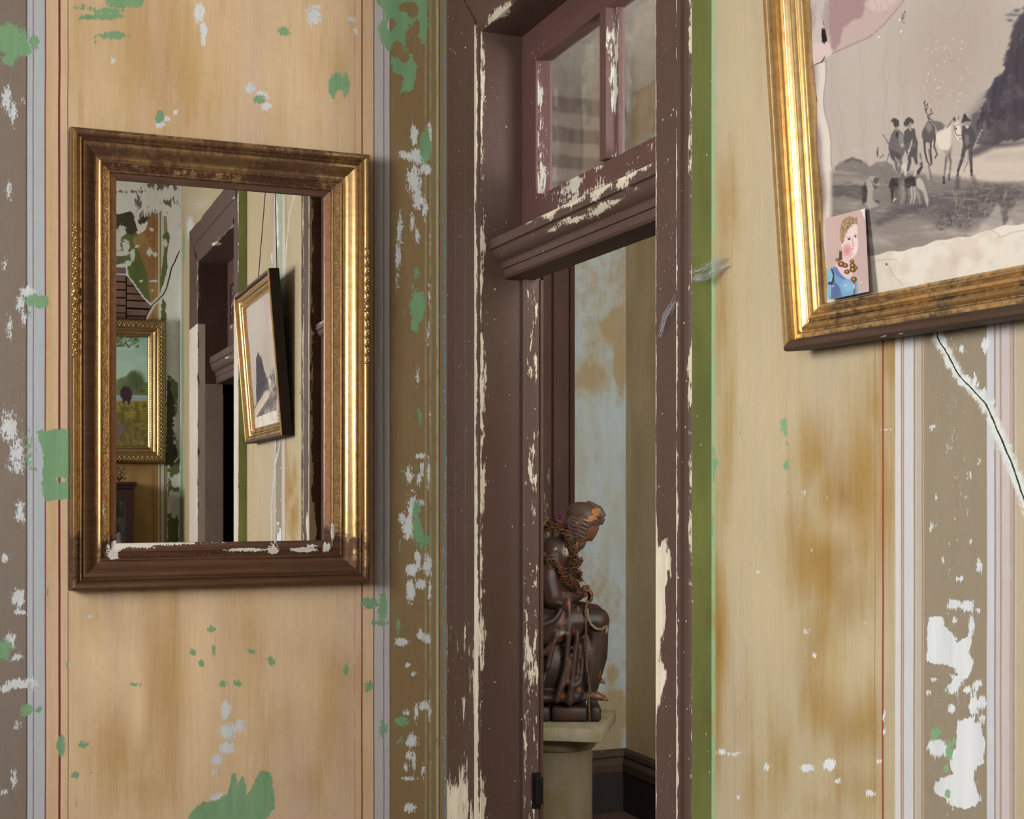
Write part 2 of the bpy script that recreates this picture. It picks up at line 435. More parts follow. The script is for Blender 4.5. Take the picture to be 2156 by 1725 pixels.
g = G('mirror_silver'); 
spots = g.ss(.72, .8, g.noise((90, 90, 90), 4, .7)); 
M_MIRROR = g.out(g.mix(g.mul(spots, .5), (.93, .93, .91, 1), (.3, .27, .22, 1)), .008, 1.0)
g = G('old_window_glass')
g.b.inputs['Transmission Weight'].default_value = 0.0
nt = g.nt; tr = g.n('ShaderNodeBsdfTransparent'); gl = g.n('ShaderNodeBsdfGlossy'); df = g.n('ShaderNodeBsdfDiffuse')
gl.inputs['Roughness'].default_value = .03; df.inputs['Color'].default_value = (.5, .5, .48, 1)
lw = g.n('ShaderNodeLayerWeight'); lw.inputs['Blend'].default_value = .5
frv = g.add(.04, g.mul(g.M('POWER', lw.outputs['Facing'], 4.0), .8))
wv = g.noise((9, 9, 3), 2, .5); g.L(g.bump(wv, .25, .01), gl.inputs['Normal'])
m1 = g.n('ShaderNodeMixShader'); m2 = g.n('ShaderNodeMixShader')
dirt = g.noise((12, 12, 8), 5, .7, .5, 2)
nt.links.new(g.mul(g.ss(.35, .9, dirt), .22), m1.inputs[0]); nt.links.new(tr.outputs[0], m1.inputs[1]); nt.links.new(df.outputs[0], m1.inputs[2])
nt.links.new(frv, m2.inputs[0]); nt.links.new(m1.outputs[0], m2.inputs[1]); nt.links.new(gl.outputs[0], m2.inputs[2])
nt.links.new(m2.outputs[0], g.o.inputs[0]); M_GLASS = g.m

def plain(name, c1, c2, s=(6, 6, 6), rough=.8, metal=0, bump=.2, fine=80):
    g = G(name); n = g.noise(s, 5, .65, .4); f = g.noise((fine,) * 3, 3, .6)
    col = g.mix(g.ss(.3, .7, n), c1, c2)
    col = g.mix(1.0, col, g.M('ADD', .88, g.mul(f, .24)), 'MULTIPLY')
    return g.out(col, rough, metal, g.bump(g.add(f, n), bump, .002), .25)
M_CEIL2 = plain('pale_ceiling_plaster', C(214, 212, 208), C(200, 198, 194))
M_CEIL = plain('ceiling_plaster', C(170, 168, 160), C(150, 148, 140))
M_LEFTWALL = plain('faded_wall_plaster', C(120, 108, 88), C(112, 100, 84), (3, 3, 1))
M_WHITEWOOD = plain('window_white_paint', C(210, 208, 200), C(190, 186, 176))
M_IRON = plain('black_iron', C(30, 28, 28), C(40, 36, 34), rough=.5, metal=.6)
M_STONE = plain('lichened_stone', C(140, 134, 118), C(118, 112, 80), (14, 14, 9), .85, 0, .5, 60)
M_STONE2 = plain('grey_stone_shaft', C(112, 100, 88), C(98, 92, 58), (16, 16, 6), .85, 0, .5, 90)
M_CORD = plain('purple_cord', C(110, 55, 80), C(95, 48, 66), rough=.9)
M_WEB = plain('cobweb_fibre', C(190, 195, 200), C(150, 158, 175), rough=.9)
M_DRY = plain('dried_copper_leaf', C(100, 60, 38), C(76, 50, 36), (60, 60, 60))
M_DRY2 = plain('dried_green_leaf', C(72, 62, 36), C(88, 58, 40), (60, 60, 60))
M_PURPLE = plain('dried_purple_flower', C(70, 40, 62), C(92, 48, 58), (60, 60, 60))
M_STAR = plain('yellow_tinsel', C(190, 170, 70), C(150, 120, 50), (60, 60, 60), .4, .4)
M_BEAD = plain('brown_rosary_bead', C(70, 48, 34), C(96, 78, 48), (60, 60, 60), .5)

# brass-red painted wood of the figure
g = G('worn_painted_figure')
s1 = g.noise((9, 9, 5), 4, .6, .6, 1); s2 = g.noise((40, 40, 18), 5, .7, .6, 2)
col = g.mix(g.ss(.35, .65, s1), C(54, 31, 24), C(35, 25, 21))
col = g.mix(g.mul(g.ss(.45, .62, g.add(g.attr('worn'), g.mul(g.sub(s2, .5), 1.6))), .7), col, C(108, 64, 36))
col = g.mix(g.mul(g.attr('gesso'), g.ss(.45, .6, s2)), col, C(190, 180, 165))
M_FIG = g.out(col, .5, 0, g.bump(s2, .25, .003), .4)
g = G('painted_flesh'); s2 = g.noise((30, 30, 30), 4, .6)
M_FLESH = g.out(g.mix(g.ss(.3, .7, s2), C(104, 68, 46), C(88, 56, 40)), .4, 0, g.bump(s2, .2, .002), .4)
g = G('painted_hair'); s2 = g.noise((34, 34, 34), 5, .7, .8)
col = g.mix(g.mul(g.ss(.45, .6, g.add(g.attr('worn'), g.mul(g.sub(s2, .5), 1.0))), .9), C(70, 54, 48), C(150, 102, 54))
M_HAIR = g.out(col, .5, 0, g.bump(s2, .3, .003), .35)

# corridor plaster: grey-blue with rust stains, dim wavy painted courses high up
g = G('corridor_plaster'); s = g.sep()
a = g.noise((5, 5, 2.0), 5, .65, .5, 1); b = g.noise((2.6, 2.6, 1.2), 4, .6, .4, 2); st = g.noise((50, 50, 3), 3, .6, 0, 3)
col = g.mix(g.ss(.42, .62, a), C(168, 180, 184), C(164, 167, 156))
col = g.mix(g.mul(g.ss(.5, .72, g.add(b, g.mul(g.attr('stain'), .4), g.mul(g.sub(g.noise((22, 22, 16), 4, .7, .5, 9), .5), .5))), .8), col, C(156, 134, 92))
wz = g.add(s[2], g.mul(g.sub(g.noise((3, 3, 3), 2, .5, 0, 6), .5), .09), g.mul(s[0], .03))
stripe = g.M('SINE', g.mul(wz, 44.0))
up = g.ss(2.9, 3.02, s[2])
course = g.mix(g.ss(-.5, .6, stripe), C(96, 84, 80), C(142, 132, 122))
col = g.mix(g.mul(up, .9), col, course)
col = g.mix(1.0, col, g.M('ADD', .9, g.mul(st, .2)), 'MULTIPLY')
M_CORR = g.out(col, .85, 0, g.bump(a, .2, .004), .2)
# ------------------------------------------------------------------ big structure
OCHRE, PEACH, PINK = C(180, 148, 100, 1.25), C(198, 172, 138, 1.3), C(194, 167, 150, 1.28)
mx_ = lambda p: on_y(p)
def bm_(p0, p1, c, op=1, wr=0.0): a, b = mx_(p0), mx_(p1); return ((a + b) / 2, abs(b - a) / 2, c, op, wr)
def lm_(p, hw, c, op=.9, wr=.3): return (mx_(p), hw, c, op, wr)
BANDS = [bm_(-160, 56, C(128, 116, 106)), bm_(56, 95, C(176, 182, 186)), bm_(787, 821, C(182, 177, 178)),
         bm_(821, 915, C(134, 112, 78)), bm_(894, 900, C(160, 148, 118), .6, .4), bm_(903, 909, C(160, 150, 120), .6, .45),
         bm_(-420, -380, C(176, 182, 186))]
LINES = [lm_(56, .0022, C(92, 66, 70)), lm_(70, .0016, C(112, 84, 100), .8), lm_(95.5, .0022, C(122, 64, 62)),
         lm_(125, .0032, C(120, 44, 50), 1, .05), lm_(143, .0013, C(100, 62, 62), .8, .3), lm_(762, .0024, C(132, 50, 54), .95, .25),
         lm_(747, .0016, C(168, 104, 98), .7, .45), lm_(787, .0022, C(110, 84, 82), .9, .2), lm_(808, .0012, C(92, 80, 84), .9, .25),
         lm_(821, .0018, C(96, 80, 66), .8, .3), lm_(901, .0012, C(60, 48, 34), .8, .4)]
M_WALLM = wall_paint_mat('mirror_wall_distemper', 'x', OCHRE, PEACH, PINK, BANDS, LINES)

ry_ = lambda p: on_x(p)
def br_(p0, p1, c, op=1, wr=0.0): a, b = ry_(p0), ry_(p1); return ((a + b) / 2, abs(b - a) / 2, c, op, wr)
def lr_(p, hw, c, op=.9, wr=.3): return (ry_(p), hw, c, op, wr)
WHT = C(196, 194, 192)
BANDR = [(-.15, .17, C(126, 110, 78), 1, 0.0), (on_x(921), .012, C(170, 168, 148), .8, .42), (on_x(925), .008, C(84, 68, 48), .8, .4), (on_x(937), .010, C(86, 122, 156), .9, .46), br_(1885, 2140, C(180, 172, 160)), br_(1885, 1897, WHT), br_(1904, 1923, C(190, 191, 194)), br_(1930, 1940, C(170, 165, 148)),
         br_(1945, 2078, C(140, 128, 108)), br_(2078, 2093, C(188, 189, 194)), br_(2097, 2104, C(184, 180, 178)),
         br_(2110, 2124, C(186, 176, 174)), br_(1498, 1506, C(140, 172, 132), .9, .42)]
LINER = [lr_(1898, .0016, C(150, 118, 104)), lr_(1902, .001, C(150, 118, 104)), lr_(1925, .0018, C(146, 116, 98)), lr_(1942, .0022, C(150, 120, 104)),
         lr_(2095, .002, C(150, 128, 120)), lr_(2107, .0018, C(150, 132, 128)), lr_(2128, .0016, C(158, 140, 134)), lr_(2134, .0024, C(150, 128, 118)),
         lr_(1859, .0026, C(136, 62, 52), .95, .2), lr_(1842, .0014, C(150, 96, 66), .6, .4)]
M_WALLR = wall_paint_mat('door_wall_distemper', 'y', C(158, 128, 74, 1.1), C(180, 166, 134, 1.08), C(180, 166, 148, 1.08), BANDR, LINER, streak=.7)

# ---- wall_back: the wall with the mirror (plane y=0)
V, Q = grid((-2.02, 0, .35), (2.02, 0, 0), (0, 0, 3.0), 330, 470)
V2, Q2 = join([(V, Q), grid((-ROOM_W, 0, 0), (ROOM_W - 2.02, 0, 0), (0, 0, ROOM_H), 4, 8),
               grid((-2.02, 0, 0), (2.02, 0, 0), (0, 0, .35), 4, 1), grid((-2.02, 0, 3.35), (2.02, 0, 0), (0, 0, ROOM_H - 3.35), 4, 1)])
px, py, _ = seen(V2[:, 0], V2[:, 1], V2[:, 2])
Z1 = lambda *p: [(x / 3.993, y / 3.993) for x, y in p]
Z2 = lambda *p: [(480 + x / 3.993, y / 3.993) for x, y in p]
Z3 = lambda *p: [(x / 3.556, 1240 + y / 3.556) for x, y in p]
green = field(px, py, [
    (12, 80, 48, 32, .95), (35, 100, 40, 22, .9), (72, 88, 14, 20, .8), (18, 125, 22, 18, .8), (225, 22, 48, 10, .75), (262, 6, 50, 12, .9), (195, 36, 50, 9, .75), (228, 34, 38, 11, .85),
    (240, 74, 32, 10, .9), (200, 90, 10, 30, .55), (175, 14, 30, 16, .6), (337, 246, 11, 17, .9), (598, 66, 16, 13, .8), (546, 210, 14, 13, .85),
    (700, 182, 9, 28, .9), (712, 172, 14, 24, .9), (727, 178, 10, 26, .9), (896, 307, 13, 34, 1.0), (70, 632, 28, 20, .75), (88, 636, 16, 16, .95), (60, 660, 12, 36, .55),
    (880, 645, 16, 36, 1.0), (868, 610, 7, 26, .6), (874, 680, 12, 30, .8), (852, 660, 10, 30, .55), (876, 575, 18, 22, .6), (880, 862, 12, 18, .6), (884, 880, 6, 26, .7),
    (890, 1110, 24, 46, .95), (878, 1080, 14, 30, .8), (836, 1060, 8, 60, .5), (842, 1150, 6, 50, .6), (850, 1000, 30, 60, .5), (60, 960, 30, 100, .55), (10, 1370, 26, 40, .7),
    (56, 1496, 16, 14, .9), (84, 1494, 12, 9, .8), (128, 1572, 10, 26, .9), (405, 1375, 9, 10, .8), (425, 1396, 8, 14, .8), (450, 1370, 7, 18, .7), (472, 1440, 14, 12, .7), (445, 1325, 14, 10, .7),
    (500, 1440, 12, 12, .7), (530, 1372, 16, 10, .65), (572, 1392, 14, 14, .75), (175, 1568, 14, 10, .75), (158, 1632, 12, 12, .75), (192, 1628, 10, 9, .6), (285, 1442, 26, 7, .65), (322, 1552, 24, 7, .55),
    (142, 1400, 6, 20, .65), (160, 1690, 8, 20, .6), (780, 1270, 26, 16, .8), (806, 1280, 12, 36, .85), (800, 1312, 24, 8, .8), (730, 1410, 9, 22, .7), (776, 1445, 14, 18, .75), (808, 1535, 14, 26, .7),
    (848, 1520, 20, 18, .75), (842, 1560, 10, 20, .6), (838, 1320, 6, 24, .8), (815, 1580, 8, 16, .6), (100, 1250, 8, 60, .5), (800, 1120, 12, 30, .45)],
    [(Z1((1500, 0), (1500, 0)), 0)] if False else [
     ([(792, -60), (905, -60), (903, 60), (893, 110), (898, 170), (880, 150), (872, 190), (842, 200), (826, 175), (820, 120), (800, 90), (790, 40)], .80),
     ([(78, 905), (95, 908), (120, 903), (150, 905), (150, 1050), (95, 1056), (88, 1020), (92, 960)], 1.0),
     ([(382, 1760), (400, 1712), (425, 1688), (452, 1686), (478, 1672), (488, 1630), (498, 1628), (500, 1660), (512, 1625), (522, 1672), (538, 1640), (550, 1622), (572, 1626), (580, 1700), (560, 1730), (590, 1760)], .95)], 9)
# bare scraped squares inside the big green patch near the corner
holes = field(px, py, [(852, 15, 8, 8), (868, 20, 9, 12), (824, 52, 7, 10), (864, 85, 8, 22, .95), (876, 60, 6, 14), (836, 104, 10, 12), (880, 110, 8, 22), (834, 172, 12, 12), (888, 140, 6, 22), (800, 30, 9, 14, .8), (806, 130, 8, 20, .8), (850, 120, 8, 10), (128, 1010, 16, 10, .8), (130, 975, 6, 14, .6), (895, 1100, 8, 20, .9)])
green = green - .9 * holes
white = field(px, py, [
    (420, 28, 12, 26, .95), (428, 70, 9, 30, .85), (660, 36, 22, 26, .8), (665, 14, 26, 8, .7), (526, 184, 18, 18, .75), (552, 200, 22, 14, .75), (560, 224, 16, 10, .85), (338, 262, 12, 9, .9), (350, 250, 10, 8, .8), (370, 236, 10, 8, .75),
    (458, 198, 10, 8, .65), (238, 128, 10, 18, .6), (160, 130, 8, 10, .55), (15, 210, 16, 40, .75), (28, 240, 12, 36, .7), (50, 210, 8, 20, .6), (18, 400, 10, 30, .7), (740, 40, 14, 10, .7), (748, 66, 8, 18, .7), (918, 26, 12, 26, .8),
    (872, 284, 10, 30, .85), (906, 290, 9, 40, .85), (880, 330, 26, 22, .85), (850, 326, 16, 12, .8), (872, 380, 20, 40, .8), (895, 355, 18, 16, .8), (880, 420, 16, 34, .75), (895, 440, 8, 30, .75), (868, 470, 8, 30, .7), (878, 495, 8, 22, .75),
    (842, 480, 9, 60, .7), (838, 540, 9, 50, .75), (836, 590, 8, 30, .65), (905, 520, 5, 40, .6), (904, 620, 5, 60, .6), (880, 790, 8, 40, .6), (902, 700, 6, 50, .6),
    (60, 615, 22, 18, .8), (44, 640, 14, 26, .75), (50, 670, 10, 20, .7), (10, 560, 12, 26, .6), (20, 690, 12, 40, .65), (20, 900, 30, 50, .7), (35, 960, 26, 60, .72), (42, 1080, 14, 34, .75), (10, 1175, 14, 16, .7), (38, 1260, 16, 26, .85),
    (44, 1290, 20, 8, .75), (22, 1350, 16, 20, .8), (34, 1385, 16, 12, .75), (40, 1440, 34, 13, .85), (72, 1440, 14, 22, .7), (10, 1452, 14, 12, .8), (38, 1525, 14, 22, .65), (30, 1640, 10, 30, .7), (8, 1670, 12, 12, .7),
    (475, 1496, 11, 20, 1.0), (480, 1540, 24, 20, .85), (505, 1530, 16, 22, .75), (478, 1575, 20, 16, .85), (458, 1600, 16, 16, .85), (450, 1625, 10, 16, .7), (455, 1680, 16, 14, .8), (500, 1700, 40, 10, .75), (190, 1300, 14, 10, .6),
    (905, 870, 6, 30, .6), (885, 960, 16, 8, .8), (888, 985, 6, 26, .75), (860, 1000, 14, 26, .7), (882, 1010, 8, 22, .75), (902, 1000, 5, 60, .7), (868, 1070, 14, 40, .8), (860, 1110, 16, 34, .85), (845, 1090, 10, 16, .75), (880, 1060, 20, 10, .75),
    (880, 1180, 8, 26, .85), (866, 1200, 14, 14, .95), (900, 1190, 14, 30, .8), (885, 1230, 14, 14, .85), (864, 1245, 10, 26, .95), (905, 1240, 5, 60, .7), (866, 1250, 10, 12, .9), (918, 1270, 8, 40, .7),
    (845, 1352, 16, 10, .9), (885, 1338, 10, 14, .85), (900, 1346, 9, 12, .85), (858, 1400, 9, 12, .7), (870, 1420, 8, 10, .7), (892, 1486, 14, 12, .85), (855, 1500, 12, 12, .7), (876, 1500, 8, 30, .7), (868, 1560, 16, 16, .85), (862, 1590, 10, 14, .75),
    (854, 1615, 8, 14, .8), (872, 1605, 6, 34, .75), (890, 1620, 6, 26, .7), (862, 1640, 24, 6, .75), (862, 1702, 16, 12, .85), (905, 1500, 6, 40, .6), (912, 1620, 6, 90, .65), (800, 1310, 10, 10, .6)])
warm = field(px, py, [(330, 120, 110, 170, .85), (250, 150, 30, 90, .6), (700, 130, 70, 90, .45), (540, 60, 60, 70, .4), (620, 250, 90, 70, .3), (350, 1460, 44, 170, .95), (255, 1590, 60, 70, .7), (300, 1660, 90, 50, .6), (205, 1300, 60, 40, .4),
    (540, 1330, 60, 80, .55), (720, 1430, 46, 60, .85), (705, 1500, 36, 90, .9), (600, 1530, 40, 60, .65), (720, 1600, 60, 60, .5), (620, 1650, 60, 40, .55), (520, 1460, 36, 140, .35), (105, 500, 10, 500, .5), (105, 1400, 12, 400, .5)])
pale = field(px, py, [(210, 1400, 26, 70, .8), (292, 1470, 14, 60, 1.0), (275, 1400, 26, 40, .7), (418, 1420, 26, 180, .9), (620, 1300, 70, 60, .6), (650, 1450, 40, 90, .7), (230, 200, 30, 60, .4), (470, 120, 50, 120, .3), (520, 1480, 20, 90, .5), (590, 1420, 30, 110, .5)])
mesh_obj('wall_back', V2, Q2, M_WALLM, attrs=dict(green=green, white=white, warm=warm, pale=pale, crack=np.ones(len(V2)))) ['kind'] = 'structure'

# ---- door openings on the door wall
CASX = -.05                                     # casings stand 5 cm proud
YO0, YI0 = on_x(940, x=CASX), on_x(1011, x=CASX)        # door_1 left casing outer / inner
YI1, YO1 = on_x(1378, x=CASX), on_x(1453, x=CASX)
ZHEAD = on_x(1011, 66, CASX)[1]
B0, BI0, BI1, B1 = -3.46, -3.62, -5.02, -5.42          # door_2
ZHB, ZHBO = 3.12, 3.40
# ---- wall_right
def strip(y0, y1, z0, z1, nu=2, nv=2): return grid((0, y0, z0), (0, y1 - y0, 0), (0, 0, z1 - z0), nu, nv)
Vm, Qm = strip(YO1 + .03, B0 - .02, .5, 3.5, 230, 400)
parts = [(Vm, Qm), strip(0, YO0 - .03, 0, ROOM_H, 30, 300), strip(YO0 - .03, YO1 + .03, ZHEAD + .18, ROOM_H, 4, 4), strip(YO1 + .03, B0 - .02, 0, .5, 4, 2), strip(YO1 + .03, B0 - .02, 3.5, ROOM_H, 4, 2),
         strip(B0 - .02, B1 + .03, ZHBO - .04, ROOM_H, 90, 60), strip(B1 + .03, -ROOM_L, 0, ROOM_H, 60, 260)]
V, Q = join(parts)
px, py, _ = seen(V[:, 0], V[:, 1], V[:, 2]); mpx, mpy, _ = seen_m(V[:, 0], V[:, 1], V[:, 2])
vis = V[:, 1] > -3.0
far = V[:, 1] < B0
Z7 = lambda *p: [(1460 + x / 3.096, 1168 + y / 3.096) for x, y in p]
Z6 = lambda *p: [(1460 + x / 3.096, 700 + y / 3.096) for x, y in p]
white = field(px, py, [(1545, 1588, 26, 7, .7), (1520, 1584, 14, 8, .8), (1615, 1618, 14, 12, .7), (1700, 1618, 18, 9, .95), (1745, 1612, 14, 14, .95), (1765, 1645, 9, 8, .8), (1832, 1672, 12, 12, .8), (1850, 1604, 8, 8, .8),
    (2010, 1272, 18, 12, .95), (2036, 1275, 14, 14, .95), (2045, 1310, 8, 26, .8), (2012, 1305, 8, 10, .8), (2056, 1286, 10, 10, .8), (2000, 1450, 12, 14, .9), (2015, 1436, 16, 20, .85), (2035, 1452, 12, 9, .9), (2058, 1440, 10, 12, .9),
    (2050, 1485, 10, 26, 1.0), (2068, 1478, 9, 16, .95), (2004, 1492, 9, 10, .95), (1966, 1432, 10, 8, .8), (1955, 1460, 8, 10, .8), (2066, 1516, 8, 14, .85), (1975, 1575, 24, 22, .95), (2022, 1219, 7, 10, .8), (2062, 1196, 10, 18, .7),
    (2000, 940, 8, 16, .7), (2060, 970, 8, 14, .7), (1965, 900, 22, 12, .6), (1970, 950, 14, 6, .6), (2040, 1000, 12, 10, .65), (2035, 1045, 7, 8, .75), (1972, 1050, 6, 26, .6), (1965, 1110, 16, 20, .6), (2045, 1140, 8, 8, .75), (1985, 1180, 14, 14, .55),
    (2026, 735, 10, 14, .7), (2076, 722, 10, 22, .9), (1984, 725, 9, 14, .9), (2012, 775, 8, 14, .9), (2030, 800, 16, 14, .9), (2052, 800, 12, 18, .8), (2070, 830, 12, 18, .75), (2090, 848, 8, 12, .7), (1690, 1040, 10, 14, .65), (1705, 1160, 8, 6, .6), (1742, 1048, 8, 10, .6),
    (1698, 1330, 9, 8, .8), (1715, 1380, 8, 10, .75), (1820, 1310, 8, 10, .6), (1870, 905, 50, 4, .5), (1596, 1204, 6, 8, .7), (1556, 1678, 8, 10, .7), (1861, 1506, 5, 16, .8), (1861, 1540, 5, 12, .8)],
    [(Z7((1525, 400), (1620, 400), (1640, 470), (1700, 520), (1725, 570), (1790, 530), (1800, 440), (1830, 450), (1800, 640), (1830, 700), (1790, 810), (1740, 800), (1700, 740), (1640, 715), (1560, 715), (1515, 690)), .95),
     (Z7((1720, 1070), (1800, 1065), (1870, 1110), (1900, 1200), (1900, 1360), (1840, 1390), (1830, 1480), (1860, 1560), (1890, 1600), (1800, 1660), (1700, 1650), (1650, 1600), (1560, 1540), (1580, 1470), (1690, 1430), (1660, 1330), (1720, 1240)), .95)], 7)
band_amt = np.clip(1 - np.abs(px - 2012) / 66, 0, 1) ** .3
white = np.where(vis, np.maximum(white, .37 * band_amt * (V[:, 2] < 2.6)), 0)
white = np.where(px < 945, .22 + .16 * (px > 931), white)
green = np.where(vis, field(px, py, [(1970, 1545, 14, 16, .9), (2000, 1585, 8, 26, .85), (1992, 1620, 8, 14, .8), (2008, 1560, 6, 16, .8), (1995, 1672, 8, 10, .9), (1500, 300, 6, 400, .46), (1502, 980, 6, 60, .7), (1508, 975, 10, 12, .75), (1500, 1110, 6, 60, .6), (1497, 1600, 5, 120, .62),
    (1524, 830, 8, 14, .55), (1656, 930, 10, 14, .6), (1650, 900, 12, 34, .66), (1655, 980, 9, 26, .7), (1560, 880, 24, 200, .44), (1530, 930, 8, 60, .55), (1592, 500, 6, 30, .5), (1515, 118, 8, 10, .6), (1660, 1040, 9, 20, .55), (1690, 760, 12, 12, .5), (1630, 785, 14, 10, .5), (2086, 1000, 5, 30, .6), (2086, 780, 5, 12, .6), (2100, 1220, 6, 6, .6), (1535, 740, 8, 30, .5)]), 0)
# the painted stripe turns green above the picture (mirror view)
gy0, gy1 = on_x(1950), on_x(2080)
gup = (V[:, 1] < gy0) & (V[:, 1] > gy1) & (V[:, 2] > 2.5)
sage = np.where(gup, .95, 0)
white = np.where((V[:, 2] > 2.5) & vis, field(mpx, mpy, [(588, 440, 3, 20, .9), (588, 480, 4, 30, .9), (590, 510, 3, 12, .9), (577, 540, 4, 20, .7), (585, 420, 3, 12, .8)]), white)
warm = np.where(vis, field(px, py, [(1522, 640, 16, 240, .6), (1530, 420, 26, 110, .75), (1530, 900, 14, 160, .5), (1516, 1350, 22, 110, 1.0), (1512, 1500, 20, 200, .6), (1560, 1500, 30, 120, .4), (1720, 1360, 40, 200, .85), (1735, 1470, 50, 90, 1.0), (1800, 1520, 60, 70, .85), (1720, 960, 36, 80, 1.0), (1780, 1040, 70, 90, 1.1), (1820, 1000, 40, 160, .9), (1840, 860, 30, 90, .75),
    (1860, 1050, 26, 200, .7), (1720, 1180, 56, 100, 1.2), (1780, 1250, 46, 60, .7), (1650, 1600, 30, 120, .6), (1580, 1660, 30, 90, .5), (1800, 1660, 90, 60, .55), (1870, 760, 20, 60, .7), (1990, 780, 26, 60, .3), (1720, 1700, 60, 40, .6)]), .2)
pale = np.where(vis, field(px, py, [(1590, 250, 70, 260, .35), (1780, 1420, 40, 60, .75), (1610, 1270, 40, 120, .6), (1600, 860, 60, 140, .5), (1760, 1110, 40, 26, .4), (1560, 1100, 30, 200, .35), (1830, 1380, 30, 60, .5)]), .3)
def poly_line(z, pts):
    pts = sorted(pts); return np.interp(z, [p[0] for p in pts], [p[1] for p in pts])
cpts = [on_x(*p)[::-1] for p in ((1975, 715), (1995, 745), (2018, 790), (2040, 812), (2075, 850), (2100, 905), (2130, 975), (2156, 1050), (2190, 1160))]
cpts += [mir_x(*p)[::-1] for p in ((624, 418), (615, 447), (613, 466), (607, 529), (606, 570))]
crack = np.where((V[:, 2] > 1.3) & vis, (V[:, 1] - poly_line(V[:, 2], cpts)) * .85, 1)
# far end of the wall, beyond door_2
white = np.where(far, np.clip(.5 + .5 * field(mpx, mpy, [(420, 430, 40, 30, .5), (400, 480, 8, 26, 1.0), (378, 800, 5, 500, .8), (392, 640, 6, 200, .3)]) - .25, 0, 1), white)
green = np.where(far, field(mpx, mpy, [(386, 520, 5, 60, .7), (384, 760, 6, 260, .66), (440, 450, 40, 30, .5), (382, 1000, 5, 200, .7)]), green)
mesh_obj('wall_right', V, Q, M_WALLR, attrs=dict(green=green, white=white, warm=warm, pale=pale, crack=crack, sage=sage))['kind'] = 'structure'

# ---- wall_front: the rear wall seen in the mirror (plane y=-6.3), with the hole that bares the laths
g = G('rear_wall_flaking_plaster'); s = g.sep()
n1 = g.noise((26, 26, 26), 6, .72, .3, 1); n2 = g.noise((90, 90, 90), 3, .7, 0, 2); n3 = g.noise((7, 7, 2), 3, .6, 0, 3)
nz = g.add(g.mul(g.sub(n1, .5), .8), g.mul(g.sub(n2, .5), .4))
col = g.mix(g.ss(.3, .7, n3), C(222, 223, 220), C(208, 209, 204))
spk = g.ss(.62, .68, g.add(g.noise((40, 40, 14), 4, .7, 0, 5), g.mul(g.attr('speck'), .25)))
och = g.mix(g.ss(.35, .65, n3), C(168, 140, 92), C(142, 112, 70))
och = g.mix(g.mul(g.attr('rust'), g.ss(.4, .6, n1)), och, C(140, 80, 50))
for p0, p1, cc in ((332, 335, C(200, 196, 180)), (336, 338, C(120, 116, 90)), (338, 344, C(196, 196, 190)), (321, 322, C(120, 66, 48)), (346, 350, C(150, 140, 120))):
    a, b = mir_y(p0, None) if False else on_y(p0 - MSX, y=ROOM_L), on_y(p1 - MSX, y=ROOM_L)
    och = g.mix(g.near(s[0], (a + b) / 2, abs(b - a) / 2, .001), och, cc)
grn = g.mix(g.ss(.3, .7, n3), C(104, 116, 72), C(88, 100, 60))
dk = C(72, 66, 54)
col = g.mix(g.mul(spk, .85), col, C(62, 60, 52))
col = g.mix(g.ss(.47, .53, g.add(g.attr('green'), g.mul(nz, 1.35))), col, grn)
col = g.mix(g.ss(.47, .53, g.add(g.attr('ochre'), g.mul(nz, .8))), col, och)
col = g.mix(g.ss(.47, .53, g.add(g.attr('dark'), g.mul(nz, 1.1))), col, dk)
wm = g.ss(.47, .53, g.add(g.attr('white'), g.mul(nz, 1.3), .12))
col = g.mix(wm, col, C(206, 208, 204))
cr = g.M('ABSOLUTE', g.add(g.attr('crack'), g.mul(g.sub(n1, .5), .012)))
col = g.mix(g.mul(g.inv(g.ss(.012, .022, cr)), g.attr('crackw')), col, C(206, 206, 200))
col = g.mix(g.inv(g.ss(.0025, .005, cr)), col, C(44, 36, 30))
M_WALLF = g.out(col, .85, 0, g.bump(g.add(nz, g.mul(wm, 1.0)), .35, .004), .2)
V, Q = grid((-1.5, -ROOM_L, .8), (1.5, 0, 0), (0, 0, 3.3), 200, 430)
mpx, mpy, _ = seen_m(V[:, 0], V[:, 1], V[:, 2])
ZB = lambda *p: [(230 + x / 5.39, 380 + y / 5.39) for x, y in p]
HOLE = ZB((-600, 965), (60, 962), (175, 955), (200, 1080), (270, 1170), (380, 1330), (465, 1415), (400, 1560), (385, 1640), (60, 1660), (-600, 1640))
hs = poly_sd(mpx, mpy, HOLE)
cxy = V[Q].mean(1); cpx, cpy, _ = seen_m(cxy[:, 0], cxy[:, 1], cxy[:, 2])
keep = poly_sd(cpx, cpy, HOLE) > 0
Q = Q[keep]
zz = V[:, 2]
V2, Q2 = join([(V, Q), grid((-ROOM_W, -ROOM_L, 0), (ROOM_W - 1.5, 0, 0), (0, 0, ROOM_H), 20, 20), grid((-1.5, -ROOM_L, 0), (1.5, 0, 0), (0, 0, .8), 20, 10), grid((-1.5, -ROOM_L, 4.1), (1.5, 0, 0), (0, 0, .1), 4, 1)])
mpx, mpy, _ = seen_m(V2[:, 0], V2[:, 1], V2[:, 2])
